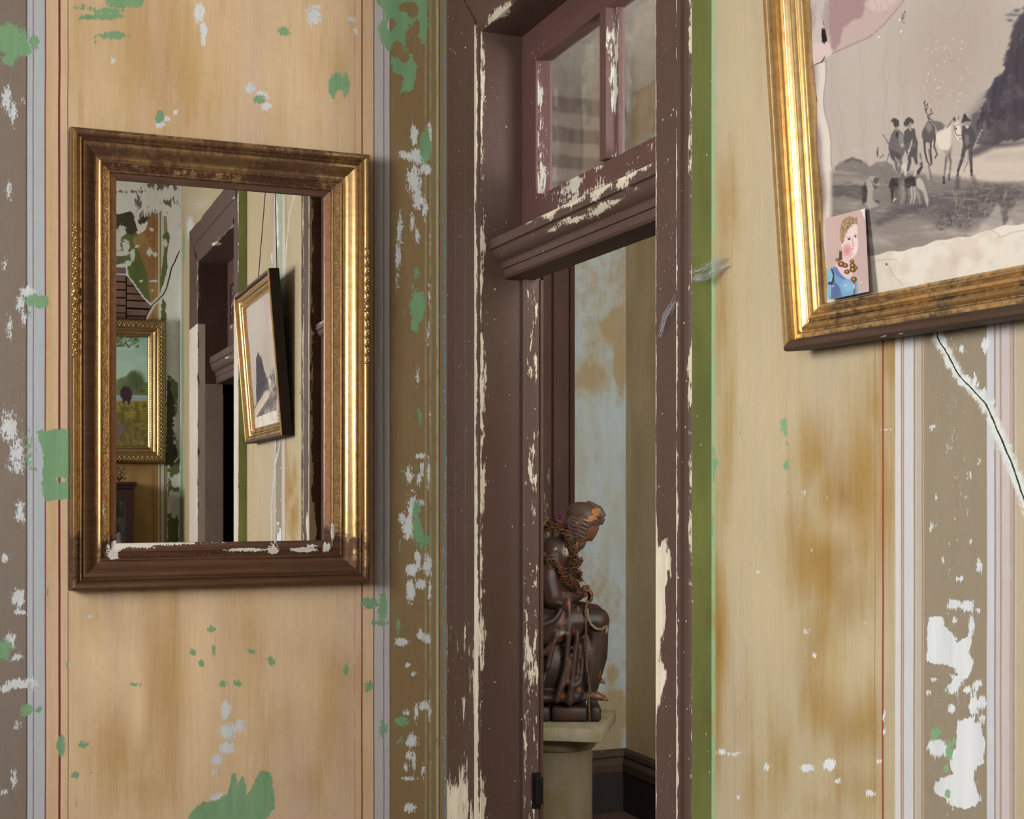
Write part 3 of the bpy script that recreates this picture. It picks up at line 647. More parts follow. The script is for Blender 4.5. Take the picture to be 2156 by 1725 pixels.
A = dict(
 green=field(mpx, mpy, [(352, 985, 7, 12, .8)], [(ZB((-400, 480), (300, 560), (330, 640), (440, 560), (650, 520), (690, 640), (650, 800), (660, 1000), (600, 1200), (560, 1300), (480, 1400), (390, 1320), (200, 1080), (190, 960), (-400, 960)), .95),
    (ZB((590, 1290), (640, 1380), (650, 1580), (580, 1590)), .9), ([(352, 980), (378, 960), (378, 1040), (352, 1060)], .9), ([(350, 1080), (377, 1065), (377, 1145), (350, 1145)], .72), ([(350, 780), (375, 800), (378, 960), (350, 985)], .66)], 5),
 ochre=field(mpx, mpy, [], [(ZB((420, 400), (560, 370), (650, 400), (650, 470), (660, 560), (600, 620), (620, 760), (590, 1000), (570, 1250), (560, 1600), (420, 1600), (470, 1410), (440, 1200), (430, 1050), (380, 930), (330, 800), (270, 700), (270, 640), (340, 590), (400, 560), (430, 480)), 1.0),
    ([(-300, 960), (240, 960), (330, 970), (352, 975), (350, 1400), (-300, 1400)], 1.0)], 5),
 dark=field(mpx, mpy, [(300, 462, 14, 14, .7)], [(ZB((-400, 360), (100, 370), (250, 340), (280, 420), (320, 560), (250, 610), (100, 560), (-400, 560)), .95), ([(349, 790), (360, 800), (372, 870), (374, 960), (360, 985), (346, 980)], .72)], 5),
 white=field(mpx, mpy, [(246, 505, 9, 22, .72), (264, 515, 8, 14, .75), (255, 486, 10, 14, .7), (252, 532, 22, 5, .8), (278, 536, 5, 12, .8), (314, 528, 6, 8, .8), (326, 534, 5, 5, .7), (288, 517, 5, 4, .7), (318, 481, 5, 5, .7), (325, 590, 14, 2.5, .7), (296, 590, 6, 3, .7), (372, 1010, 10, 12, .9), (366, 1050, 12, 18, .85), (368, 1075, 9, 14, .7), (355, 1000, 5, 26, .5), (268, 552, 8, 6, .8), (347, 510, 5, 9, .75), (320, 610, 4, 4, .6), (371, 900, 8, 60, .55)]),
 rust=field(mpx, mpy, [(316, 490, 16, 40, .9), (318, 560, 8, 60, .6)]),
 speck=field(mpx, mpy, [(345, 389, 40, 9, .9), (250, 402, 60, 3, .9), (290, 420, 5, 30, 1.0), (355, 424, 14, 10, .9), (383, 440, 4, 50, 1.3), (384, 560, 4, 26, 1.2), (310, 455, 30, 12, .8)]),
)
bc = [mir_y(*p) for p in ((386, 505), (382, 521), (374, 532), (367, 550), (360, 562), (355, 585), (350.6, 602.6), (343, 618), (334, 627), (319, 641.6), (308, 660), (302, 676))]
cr = V2[:, 0] - np.interp(V2[:, 2], [b[1] for b in bc][::-1], [b[0] for b in bc][::-1])
zlo, zhi = bc[-1][1], bc[0][1]
out_ = (V2[:, 2] < zlo) | (V2[:, 2] > zhi)
A['crack'] = np.where(out_, 1, cr * .7)
A['crackw'] = np.clip((bc[5][1] - V2[:, 2]) * 6, 0, 1)
edge = poly_sd(mpx, mpy, HOLE); A['white'] = np.maximum(A['white'], np.where((edge > -2) & (edge < 4), .62, 0))
wf = mesh_obj('wall_front', V2, Q2, M_WALLF, attrs=A); wf['kind'] = 'structure'
# laths bared in the hole, each one a board of its own, on dark backing
lath_me = {}
rows = [(962, 1036), (1046, 1122), (1134, 1212), (1226, 1302), (1316, 1392), (1404, 1478), (1486, 1560), (1566, 1640)]
def lath(x0, x1, z0, z1, y, k):
    b = MB(); b.box(x0, x1, y - .008, y, z0, z1, .0015, .05 + .1 * random.random())
    b.build('lath', M_LATH, wf)
for k, (a, b_) in enumerate(rows):
    z1 = mir_y(250, 380 + a / 5.39)[1]; z0 = mir_y(250, 380 + b_ / 5.39)[1]
    xs = mir_y(265.5, 600)[0]
    lath(-1.25, xs - .004, z0 - .004, z1 - .006, -ROOM_L - .012 - .004 * random.random(), k)
for k, (a, b_) in enumerate([(1090, 1180), (1188, 1268), (1276, 1342), (1350, 1430), (1444, 1520), (1526, 1600)]):
    z1 = mir_y(280, 380 + a / 5.39)[1]; z0 = mir_y(280, 380 + b_ / 5.39)[1]
    lath(mir_y(265.5, 600)[0] + .004, mir_y(325, 600)[0], z0, z1 - .004, -ROOM_L - .008, k)
b = MB(); b.box(-1.4, 0, -ROOM_L - .06, -ROOM_L - .05, 2.2, 3.2); b.build('backing', M_BLACKWOOD, wf)

# ---- left wall with its window and an added second one for the rear fill, floor, ceilings
def wallbox(name, boxes, mat):
    m = MB()
    for bx in boxes: m.box(*bx)
    o = m.build(name, mat, None); o['kind'] = 'structure'; return o
W1 = (-3.0, -1.9, 1.4, 3.5); W2 = (-5.72, -4.78, 1.4, 3.2)
X0, X1 = -ROOM_W - .12, -ROOM_W
wallbox('wall_left', [(X0, X1, -ROOM_L, W2[0], 0, ROOM_H), (X0, X1, W2[0], W2[1], 0, W2[2]), (X0, X1, W2[0], W2[1], W2[3], ROOM_H), (X0, X1, W2[1], W1[0], 0, ROOM_H),
                      (X0, X1, W1[0], W1[1], 0, W1[2]), (X0, X1, W1[0], W1[1], W1[3], ROOM_H), (X0, X1, W1[1], 0, 0, ROOM_H)], M_LEFTWALL)
for i, (ya, yb, za, zb) in enumerate((W1, W2)):
    r = structure('window_%d' % (i + 1), 'tall white-framed window in the left wall', (X1, (ya + yb) / 2, za))
    org = (X1, (ya + yb) / 2, za)
    m = MB(org)
    m.box(X0 + .02, X1 + .02, ya, ya + .05, za, zb); m.box(X0 + .02, X1 + .02, yb - .05, yb, za, zb); m.box(X0 + .02, X1 + .02, ya, yb, zb - .05, zb); m.box(X0 + .02, X1 + .05, ya - .04, yb + .04, za, za + .05)
    m.build('window_frame', M_WHITEWOOD, r)
    m = MB(org); m.box(X1 - .05, X1 - .02, (ya + yb) / 2 - .015, (ya + yb) / 2 + .015, za + .05, zb - .05); m.box(X1 - .05, X1 - .02, ya + .05, yb - .05, (za + zb) / 2 - .02, (za + zb) / 2 + .02); m.build('muntin', M_WHITEWOOD, r)
wallbox('floor', [(-ROOM_W - .12, 1.7, -ROOM_L - .1, 1.9, -.1, -.002)], M_FLOOR)
wallbox('ceiling', [(-ROOM_W - .12, .14, -ROOM_L - .1, .1, ROOM_H, ROOM_H + .1)], M_CEIL)

# ---- the corridor behind the door
XR2 = on_y(1317.5, y=1.77); YM2 = 1.77; CH2 = 3.56
V, Q = join([grid((.14, YM2, 0), (XR2 - .14, 0, 0), (0, 0, CH2), 60, 140)])
px, py, _ = seen(V[:, 0], V[:, 1], V[:, 2])
st = field(px, py, [(1298, 690, 18, 26, 1.6), (1304, 760, 10, 60, 1.2), (1290, 1500, 26, 30, 1.4), (1270, 1560, 26, 20, 1.6), (1290, 1420, 8, 14, 1.0), (1240, 800, 30, 30, .8)])
mesh_obj('wall_corridor_back', V, Q, M_CORR, attrs=dict(stain=st))['kind'] = 'structure'
V, Q = grid((XR2, YM2, 0), (0, -4.77, 0), (0, 0, CH2), 60, 60)
px, py, _ = seen(V[:, 0], V[:, 1], V[:, 2])
M_CORR2 = plain('corridor_side_plaster', C(176, 164, 138, 1.5), C(160, 144, 114, 1.5), (5, 5, 1.6), .85, 0, .2, 60)
mesh_obj('wall_corridor_right', V, Q, M_CORR2)['kind'] = 'structure'
V, Q = join([grid((.14, -3.0, 0), (.45 - .14, 0, 0), (0, 0, CH2), 2, 2), grid((1.45, -3.0, 0), (XR2 - 1.45, 0, 0), (0, 0, CH2), 2, 2), grid((.45, -3, 0), (1, 0, 0), (0, 0, 1.6), 2, 2), grid((.45, -3, 3.35), (1, 0, 0), (0, 0, CH2 - 3.35), 2, 2)])
mesh_obj('wall_corridor_front', V, Q, M_LEFTWALL)['kind'] = 'structure'
r = structure('window_3', 'corridor window', (.95, -3.0, 1.6)); m = MB((.95, -3.0, 1.6))
m.box(.45, .5, -3.02, -2.98, 1.6, 3.35); m.box(1.4, 1.45, -3.02, -2.98, 1.6, 3.35); m.box(.45, 1.45, -3.02, -2.98, 1.6, 1.65); m.box(.45, 1.45, -3.02, -2.98, 3.3, 3.35)
m.build('window_frame', M_WHITEWOOD, r)
wallbox('ceiling_corridor', [(.14, XR2 + .1, -3.1, YM2 + .1, CH2, CH2 + .08)], M_CEIL2)
# corridor side of the door wall
V, Q = join([grid((.14, YI0 + .012, 0), (0, YM2 - YI0 - .012, 0), (0, 0, CH2), 4, 4), grid((.14, -3.0, 0), (0, YI1 + 3.0 - .012, 0), (0, 0, CH2), 4, 4), grid((.14, YI0, ZHEAD + .02), (0, YI1 - YI0, 0), (0, 0, CH2 - ZHEAD - .02), 4, 4)])
mesh_obj('wall_corridor_left', V, Q, M_CORR2)['kind'] = 'structure'
# added dark box that stands in for the unlit room behind door_2
wallbox('wall_dark_box', [(1.3, 1.34, -ROOM_L, -3.1, 0, 3.5), (.2, 1.3, -3.14, -3.1, 0, 3.5), (.2, 1.3, -ROOM_L, -ROOM_L + .04, 0, 3.5), (.2, 1.34, -ROOM_L, -3.1, 3.46, 3.5)], M_BASEB)

# baseboards of the corridor
def baseboard(name, horiz, org):
    r = structure(name, None, org)
    def run(prof, nm, mat):
        m = MB(org)
        if horiz: m.prism([(YM2 - p, z, c) for p, z, c in prof], 'x', .3, XR2 - .002, 1)
        else: m.prism([(XR2 - p, z, c) for p, z, c in prof], 'y', YM2 - .002, -2.9, 1)
        m.build(nm, mat, r)
    run([(0.001, 0, 0), (.028, 0, 0), (.028, .195, 0), (.001, .195, 0)], 'plinth', M_BASEB)
    run([(0.001, .196, 0), (.034, .196, .1), (.034, .235, .15), (.030, .245, .0), (.016, .262, .0), (.024, .272, .1), (.020, .292, .1), (.010, .305, .1), (.001, .305, .0)], 'moulding', M_BASEM)
baseboard('baseboard_corridor_back', True, (.9, YM2, 0)); baseboard('baseboard_corridor_right', False, (XR2, 0, 0))
# brown casing of the doorway on the corridor's back wall
a, b2 = on_y(1122, y=YM2 - .05), on_y(1210, y=YM2 - .05)
m = MB((b2, YM2, 0)); wd = b2 - a
prof = [(b2, YM2 - .001, 0), (b2, YM2 - .05, .1), (b2 - wd * .12, YM2 - .06, .0), (b2 - wd * .14, YM2 - .045, 0), (b2 - wd * .30, YM2 - .045, 0), (b2 - wd * .32, YM2 - .058, .28), (b2 - wd * .52, YM2 - .058, .32), (b2 - wd * .55, YM2 - .044, 0),
        (b2 - wd * .6, YM2 - .044, 0), (b2 - wd * .63, YM2 - .062, .38), (b2 - wd * .78, YM2 - .062, .34), (b2 - wd * .8, YM2 - .046, 0), (b2 - wd * .92, YM2 - .046, 0), (b2 - wd * .95, YM2 - .08, .34), (b2 - wd * 1.1, YM2 - .08, .3), (b2 - wd * 1.1, YM2 - .001, 0)]
def ch(x, y, z): return np.where((z < 1.75), .10, 0) - .12 * (z > 2.1)
m.prism(prof, 'z', 0, 2.88, 40, ch)
o = m.build('trim_1', M_DARKCAS); o['kind'] = 'structure'
o.location = (b2, YM2, 0)
# ------------------------------------------------------------------ doors in the door wall
def px_chip(blobs, mirror=False):
    def f(x, y, z):
        a, b, _ = (seen_m if mirror else seen)(x, y, z); return field(a, b, blobs)
    return f
def mitred_head(mb, prof, y0, y1, zin, chip=None, nseg=30, w0=1, w1=1):
    """head casing: prof of (d from inner edge, height off wall, chip); mitred 45 degrees at both ends (y0>y1)"""
    n = len(prof); V = []; A = []
    for s in range(nseg + 1):
        for d, h, c in prof:
            ya, yb = y0 + d * w0, y1 - d * w1
            V.append((-h, ya + (yb - ya) * s / nseg, zin + d)); A.append(c)
    V = np.array(V); A = np.array(A)
    if chip: A = A + chip(V[:, 0], V[:, 1], V[:, 2])
    Fc = [(s * n + i, s * n + (i + 1) % n, (s + 1) * n + (i + 1) % n, (s + 1) * n + i) for s in range(nseg) for i in range(n)]
    mb.add(V, Fc + [tuple(range(n)), tuple(nseg * n + i for i in range(n))], list(A))

def build_door(name, label, yo0, yi0, yi1, yo1, zin, zout, xs, bar, sash, casl, casr, chips, mats, mullion, cut=None):
    """yo0>yi0>yi1>yo1: casing/opening edges; xs: depth of the sash plane; bar: (ztop, zbot, xfront, xbody)"""
    org = (0, (yi0 + yi1) / 2, 0)
    root = structure(name, label, org)
    mv, mh = mats['v'], mats['h']
    # upright casings; profile given from outer edge (0) to inner edge (w)
    def upright(y_out, y_in, prof, mat, z1, chipf, z0=0.0, lab=None):
        m = MB(org); s = 1 if y_in > y_out else -1
        pr = [(-h, y_out + s * d, c) for d, h, c in prof]
        n = len(pr); ns = 150; V = []; A = []
        for k in range(ns + 1):
            for (x, y, c) in pr:
                top = z1 if z1 < zin - .01 else zin + abs(y - y_in) * (zout - zin) / abs(y_out - y_in)
                V.append((x, y, z0 + (top - z0) * k / ns)); A.append(c)
        V = np.array(V); A = np.array(A) + chipf(V[:, 0], V[:, 1], V[:, 2])
        Fc = [(k * n + i, k * n + (i + 1) % n, (k + 1) * n + (i + 1) % n, (k + 1) * n + i) for k in range(ns) for i in range(n)]
        m.add(V, Fc + [tuple(range(n)), tuple(ns * n + i for i in range(n))], list(A)); return m.build('casing', mat, root, 30, lab)
    cut = cut or zin
    if cut < zin:
        upright(yo0, yi0, casl, mv, zin + .14, chips, cut); upright(yo1, yi1, casr, mv, zin + .14, chips, cut)
        upright(yo0, yi0, casl, mats['vlow'], cut, chips, 0, 'pale stripped lower casing'); upright(yo1, yi1, casr, mats['vlow'], cut, chips, 0, 'pale stripped lower casing')
    else:
        upright(yo0, yi0, casl, mv, zin + .02, chips); upright(yo1, yi1, casr, mv, zin + .02, chips)
    # green painted flank of the near casing
    m = MB(org); hgt = -CASX
    m.box(-hgt + .004, -.0005, yo1 - .0012, yo1 + .006, 0, zin + .2); m.box(-hgt + .004, -.0005, yo0 - .006, yo0 + .0012, 0, zin + .2)
    V = np.array(m.v) + np.array(org); m.at = list(.10 + 0 * V[:, 0]); m.build('green_flank', M_GREENSIDE, root)
    # head
    wh = zout - zin
    m = MB(org); hp = [(0, 0, 0), (0, hgt - .004, .42), (.012, hgt + .004, .35), (.03, hgt + .004, .1), (.036, hgt - .004, 0), (wh * .5, hgt - .002, 0), (wh * .52, hgt + .006, .1), (wh * .66, hgt + .004, 0), (wh * .68, hgt - .004, 0), (wh * .9, hgt, .0), (wh, hgt - .006, .3), (wh, 0, 0)]
    mitred_head(m, hp, yi0, yi1, zin, chips, 30, abs(yo0 - yi0) / wh, abs(yo1 - yi1) / wh); m.build('head_casing', mh, root, 30)
    # reveals
    xr = .14 if name == 'door_1' else .2
    m = MB(org); m.prism([(0, yi0, 0), (xr, yi0, 0), (xr, yi0 + .02, 0), (0, yi0 + .02, 0)], 'z', 0, zin, 120, chips)
    m.build('jamb', mv, root)
    m = MB(org); m.prism([(0, yi1, 0), (xr, yi1, 0), (xr, yi1 - .02, 0), (0, yi1 - .02, 0)], 'z', 0 if cut >= zin else bar[1] + .0, zin, 120, chips); m.build('jamb', mv, root)
    if cut < zin:
        m = MB(org); m.prism([(0, yi1, 0), (.118, yi1, 0), (.118, yi1 - .02, 0), (0, yi1 - .02, 0)], 'z', 0, bar[1], 60); m.build('jamb', mats['jlow'], root, label='bare greyish lower jamb')
    m = MB(org); m.box(0, xr, yi1, yi0, zin, zin + .02); m.build('head_reveal', mh, root)
    # transom bar with cornice
    zt, zb, xf, xb = bar; H = zt - zb; x1 = xs + .03
    pr = [(x1, zt + .022, 0), (xs, zt + .018, .12), (xf + .004, zt, .34), (xf, zt - .004, .3), (xf, zt - H * .25, .0), (xf + .008, zt - H * .27, 0), (xf + .006, zt - H * .33, .1), (xf + .010, zt - H * .42, .16), (xf + .020, zt - H * .52, 0), (xf + .034, zt - H * .57, 0),
          (xf + .036, zt - H * .60, 0), (xb - .008, zt - H * .61, 0), (xb - .008, zt - H * .745, 0), (xb - .002, zt - H * .755, 0), (xb - .002, zt - H * .93, .1), (xb - .006, zt - H * .95, .22), (xb, zb, .05), (x1, zb, 0)]
    m = MB(org); m.prism([(p, q, c) for p, q, c in pr], 'y', yi1 + .0005, yi0 - .0005, 110, chips); m.build('transom_bar', mh, root, 28)
    # sash
    (gz0, gz1, st, sr) = sash
    sroot = None
    z0s = zt + .012
    rz = [(z0s, gz0), (gz1, zin)]
    fr = MB(org); d = .045
    fr.box(xs, xs + d, yi0 - .001, yi0 - st, z0s, zin, 0, .0); fr.box(xs, xs + d, yi1 + .001, yi1 + st, z0s, zin, 0, 0)
    stile = fr.build('transom_sash', mats['sv'], root)
    for i, (za, zb_) in enumerate(rz):
        rb = MB(org); rb.prism([(xs, za, .0 if i else .15), (xs, zb_ - (.012 if not i else 0), .0 if i else .42), (xs + (.022 if not i else 0), zb_, .5 if not i else 0), (xs + d, zb_, .2 if not i else 0), (xs + d, za, 0)], 'y', yi1 + st, yi0 - st, 90, chips)
        rb.build('sash_rail', mats['sh'], stile)
    # bead
    bd = MB(org); bw = .016
    for ya in (yi0 - st, yi1 + st):
        s = -1 if ya > yi1 + st + .01 else 1
        bd.prism([(xs + .006, ya, .45), (xs + d - .008, ya + s * bw, .35), (xs + d, ya + s * bw, .2), (xs + d, ya, 0)], 'z', gz0, gz1, 60)
    bd.build('glazing_bead', mats['sv'], stile)
    ys = [yi0 - st] + mullion + [yi1 + st]
    for (a, b_) in mullion_pairs(mullion):
        mm = MB(org); mm.prism([(xs - .002, a, .0), (xs - .002, b_, .35), (xs + d * .5, b_ - .002, .45), (xs + d * .6, b_ - .014, .42), (xs + d, b_ - .014, .2), (xs + d, a + .014, 0), (xs + d * .6, a + .014, 0), (xs + d * .5, a + .002, 0)], 'z', gz0 - .004, gz1 + .004, 70); mm.build('muntin', mats['sv'], stile)
    edges = [yi0 - st] + [v for a, b_ in mullion_pairs(mullion) for v in (a, b_)] + [yi1 + st]
    for i in range(0, len(edges), 2):
        pn = MB(org); pn.box(xs + d - .008, xs + d - .005, edges[i + 1] + .002, edges[i] - .002, gz0 - .002, gz1 + .002); pn.build('pane', M_GLASS, stile)
    return root, org
def mullion_pairs(m): return [(m[i], m[i + 1]) for i in range(0, len(m), 2)]

wl = YO0 - YI0
casl = [(0, 0, 0), (0, .046, .5), (.004, .05, .2), (wl * .28, .05, 0), (wl * .29, .046, 0), (wl * .30, .046, 0), (wl * .31, .052, .06), (wl * .58, .052, 0), (wl * .59, .047, 0), (wl * .605, .047, 0), (wl * .615, .052, .05), (wl * .86, .051, 0), (wl * .885, .056, .42), (wl * .93, .060, .66), (wl * .965, .058, .5), (wl * .975, .050, .2), (wl, .048, .52), (wl, 0, 0)]
wr = YI1 - YO1
casr = [(0, 0, 0), (0, .046, .46), (.006, .05, .40), (wr * .15, .05, 0), (wr * .17, .046, 0), (wr * .2, .046, 0), (wr * .22, .054, .1), (wr * .31, .056, .58), (wr * .34, .052, .3), (wr * .365, .051, .56), (wr * .42, .046, .0), (wr * .91, .048, .02), (wr * .945, .049, .34), (wr * .975, .049, .62), (wr, .046, .66), (wr, 0, 0)]
CH1 = [ # big areas where the brown has come off door_1 (photo view)
    (950, 1330, 7, 60, .8), (950, 1420, 6, 60, .7), (972, 1310, 5, 30, .75), (974, 1350, 6, 50, .85), (970, 1440, 4, 60, .7), (991, 1300, 7, 40, .85), (993, 1370, 8, 70, .95), (994, 1440, 8, 60, .95), (975, 1490, 5, 40, .75), (992, 1530, 7, 70, .85), (972, 1570, 5, 50, .8), (1005, 1400, 4, 200, .5), (948, 1500, 4, 80, .55),
    (952, 1650, 8, 50, .9), (955, 1700, 16, 60, .95), (972, 1670, 10, 90, .95), (992, 1650, 8, 60, .8), (996, 1720, 10, 50, .7), (950, 1590, 5, 40, .7), (950, 1250, 6, 16, .5), (948, 1080, 6, 20, .5), (952, 1130, 6, 24, .5), (948, 1260, 8, 10, .55), (955, 1345, 10, 30, .45),
    (1065, 1314, 6, 7, .62), (1060, 1334, 3, 5, .5), (1062, 1368, 6, 8, .6), (1076, 1378, 6, 7, .6), (1068, 1392, 14, 8, .55), (1038, 1400, 6, 7, .5), (1048, 1015, 14, 4, .62), (1054, 482, 4, 8, .6), (1085, 1186, 5, 4, .6), (945, 460, 6, 20, .3),
    (1392, 1172, 10, 16, 1.2), (1390, 1220, 13, 50, 1.5), (1394, 1300, 11, 66, 1.35), (1397, 1390, 9, 66, 1.2), (1388, 1440, 9, 40, 1.1), (1404, 1345, 8, 30, .6), (1403, 1160, 4, 30, .7), (1382, 1200, 5, 60, .7), (1405, 1620, 6, 16, .45), (1395, 1700, 7, 12, .5), (1400, 960, 12, 30, .28), (1401, 500, 7, 20, .26), (1402, 575, 6, 16, .4), (1412, 380, 6, 6, .4),
    (1180, 448, 70, 9, .52), (1240, 424, 70, 9, .54), (1300, 396, 60, 9, .54), (1350, 368, 40, 9, .56), (1160, 466, 50, 7, .5), (1200, 425, 70, 5, .5), (1300, 375, 70, 5, .5), (1100, 478, 30, 10, .1), (1210, 462, 70, 10, .55), (1260, 440, 50, 10, .5), (1165, 484, 34, 9, .52), (1290, 505, 50, 5, .25), (1210, 540, 40, 5, .2), (1090, 515, 20, 6, .1),
    (1060, 30, 30, 14, .3), (1320, 350, 50, 6, .3)]
BAR1 = (on_x(1045, 498, -.019)[1], on_x(1067, 586, .024)[1], -.019, .024)
xs1 = .082
g0 = on_x(1152, 411, xs1 + .04)[1]; g1 = on_x(1152, 133, xs1 + .04)[1]
mu = [on_x(1264, x=xs1), on_x(1277, x=xs1)]
d1, org1 = build_door('door_1', 'brown painted doorway with transom light beside the mirror wall', YO0, YI0, YI1, YO1, ZHEAD, ZHEAD + .30, xs1, BAR1, (g0, g1, YI0 - on_x(1128, x=xs1), .1),
    casl, casr, px_chip(CH1), dict(v=M_BROWN, h=M_BROWN_H, sv=M_SASHV, sh=M_SASH), mu)
# door stop and strike plate on the left jamb
m = MB(org1); xa = .098
m.prism([(xs1, YI0, 0), (xs1 - .002, YI0 - .012, .3), (xs1 + .002, YI0 - .016, .35), (xa + .02, YI0 - .022, .40), (xa + .03, YI0 - .022, .3), (xa + .03, YI0, 0)], 'z', 0, BAR1[1], 120, px_chip([(1114, 640, 6, 60, .3), (1108, 1560, 8, 200, .12), (1116, 800, 5, 200, .1)]))
m.build('door_stop', M_BROWN, d1)
z_a = CH - (1632 - HOR) / F * 4.0; z_b = CH - (1690 - HOR) / F * 4.0
m = MB(org1); m.box(.112, .135, YI0 - .022, YI0 - .036, z_b, z_a, .002); m.box(.105, .14, YI0 - .02, YI0 - .026, z_b - .012, z_a + .012); m.build('strike_plate', M_IRON, d1, attr=None)
m = MB(org1); m.box(.13, .139, YI0 - .0, YI0 - .028, 0, BAR1[1]); m.build('rear_bead', M_DARKCAS, d1)

# ---- door_2 further along the wall, seen only in the mirror
w2 = B0 - BI0; w2f = BI1 - B1
c0 = [(0, 0, 0), (0, .046, .5), (.005, .05, .4), (w2 * .3, .05, 0), (w2 * .34, .045, 0), (w2 * .9, .048, .1), (w2, .046, .55), (w2, 0, 0)]
c1 = [(0, 0, 0), (0, .046, .3), (.006, .05, .1), (w2f * .2, .05, 0), (w2f * .22, .044, 0), (w2f * .26, .044, 0), (w2f * .28, .052, .0), (w2f * .6, .050, 0), (w2f * .62, .045, 0), (w2f * .66, .052, 0), (w2f * .9, .056, .3), (w2f, .048, .5), (w2f, 0, 0)]
CH2_ = [(470, 435, 30, 6, .5), (495, 415, 12, 5, .6), (440, 462, 30, 5, .4), (405, 540, 3, 16, .6), (465, 512, 30, 2.5, .5), (478, 750, 24, 3, .45), (485, 735, 20, 8, .2), (490, 870, 8, 40, .5), (452, 470, 8, 6, .4)]
zc = mir_x(430, 670, CASX)[1]
BAR2 = (mir_x(440, 745, 0)[1], mir_x(456, 795, 0)[1], .03, .075)
d2, org2 = build_door('door_2', 'second brown doorway with pale stripped lower casing, seen in the mirror', B0, BI0, BI1, B1, ZHB, ZHBO, .15, BAR2, (BAR2[0] + .22, ZHB - .16, .10, .1),
    c0, c1, px_chip(CH2_, True), dict(v=M_BROWN, h=M_BROWN_H, sv=M_SASHV, sh=M_SASH, vlow=M_PALE, jlow=M_STRIP), [-4.3, -4.34], cut=zc)
m = MB(org2)
ya = mir_x(466, x=.3); yb = mir_x(476, x=.3)
m.box(.28, .32, min(ya, yb), max(ya, yb), 0, BAR2[1]); m.build('inner_post', M_BROWN, d2)
m = MB(org2); m.box(.001, .24, BI0 + .001, BI0 - .03, 0, BAR2[1], 0, .38); m.build('near_post', M_BROWN, d2)

# boards lining the near side of door_1, behind its casing
m = MB(org1); m.box(.004, .139, YI1 + .0015, YI1 + .085, 0, ZHEAD - .001, .003, .05); m.build('lining_board', M_BROWN, d1)
# panelled board added at a slant to catch window light in the mirror
def leaf(nm, u0, u1, z0, z1, t0, t1, par, bev=.003):
    a = Vector((.30, .42, 0)).normalized(); n = Vector((-a.y, a.x, 0)); o_ = Vector((.030, YI1 + .088, 0)); q = MB(); q.box(u0, u1, t0, t1, z0, z1, bev, .06)
    q2 = MB(org1); q2.add([tuple(o_ + a * v[0] + n * v[1] + Vector((0, 0, v[2]))) for v in q.v], q.f, q.at); return q2.build(nm, M_BROWN, par)
lf = leaf('mirror_fill_panel', 0, .52, .01, BAR1[1] - .006, -.036, -.010, d1)
for (a, b_, c, e) in ((0, .10, .01, BAR1[1] - .006), (.42, .52, .01, BAR1[1] - .006), (.10, .42, .01, .24), (.10, .42, .95, 1.08), (.10, .42, 2.06, BAR1[1] - .006)): leaf('fill_panel_rail', a, b_, c, e, -.0098, 0, lf, .002)
# ------------------------------------------------------------------ framed things
def basis(o, a, b, n):
    a, b, n = Vector(a).normalized(), Vector(b).normalized(), Vector(n).normalized()
    m = Matrix((a, b, n)).transposed().to_4x4(); m.translation = Vector(o); return m
def rails(W, H, prof, mat_of, parent, nseg=40, wear_tone=None, side_mat=None, names='frame_rail', smooth=40):
    """four mitred rails.  prof: (inset, height, material index, wear).  mats: list"""
    cs = [((0, 0), (1, 0), (0, 1), W, 'bottom'), ((W, 0), (0, 1), (-1, 0), H, 'right'), ((W, H), (-1, 0), (0, -1), W, 'top'), ((0, H), (0, -1), (1, 0), H, 'left')]
    res = {}
    for (cx, cy), (dx, dy), (ix, iy), L, side in cs:
        n = len(prof); V = []; Wr = []
        for s in range(nseg + 1):
            for p in prof:
                u = p[0]; t = u + (L - 2 * u) * s / nseg
                x, y = cx + dx * t + ix * u, cy + dy * t + iy * u
                V.append((x, y, p[1])); Wr.append((p[3] if len(p) > 3 else 0) + (wear_tone(x, y, u, side) if wear_tone else 0))
        Fc = [(s * n + i, s * n + (i + 1) % n, (s + 1) * n + (i + 1) % n, (s + 1) * n + i) for s in range(nseg) for i in range(n)]
        o = mesh_obj(names, V, Fc, mat_of[0], parent, {'wear_tone': Wr, 'chip': np.zeros(len(V))}, smooth)
        for m_ in mat_of[1:]: o.data.materials.append(m_)
        mi = [prof[i % n][2] for s in range(nseg) for i in range(n)]
        o.data.polygons.foreach_set('material_index', np.array(mi, dtype=np.int32))
        res[side] = o
    return res

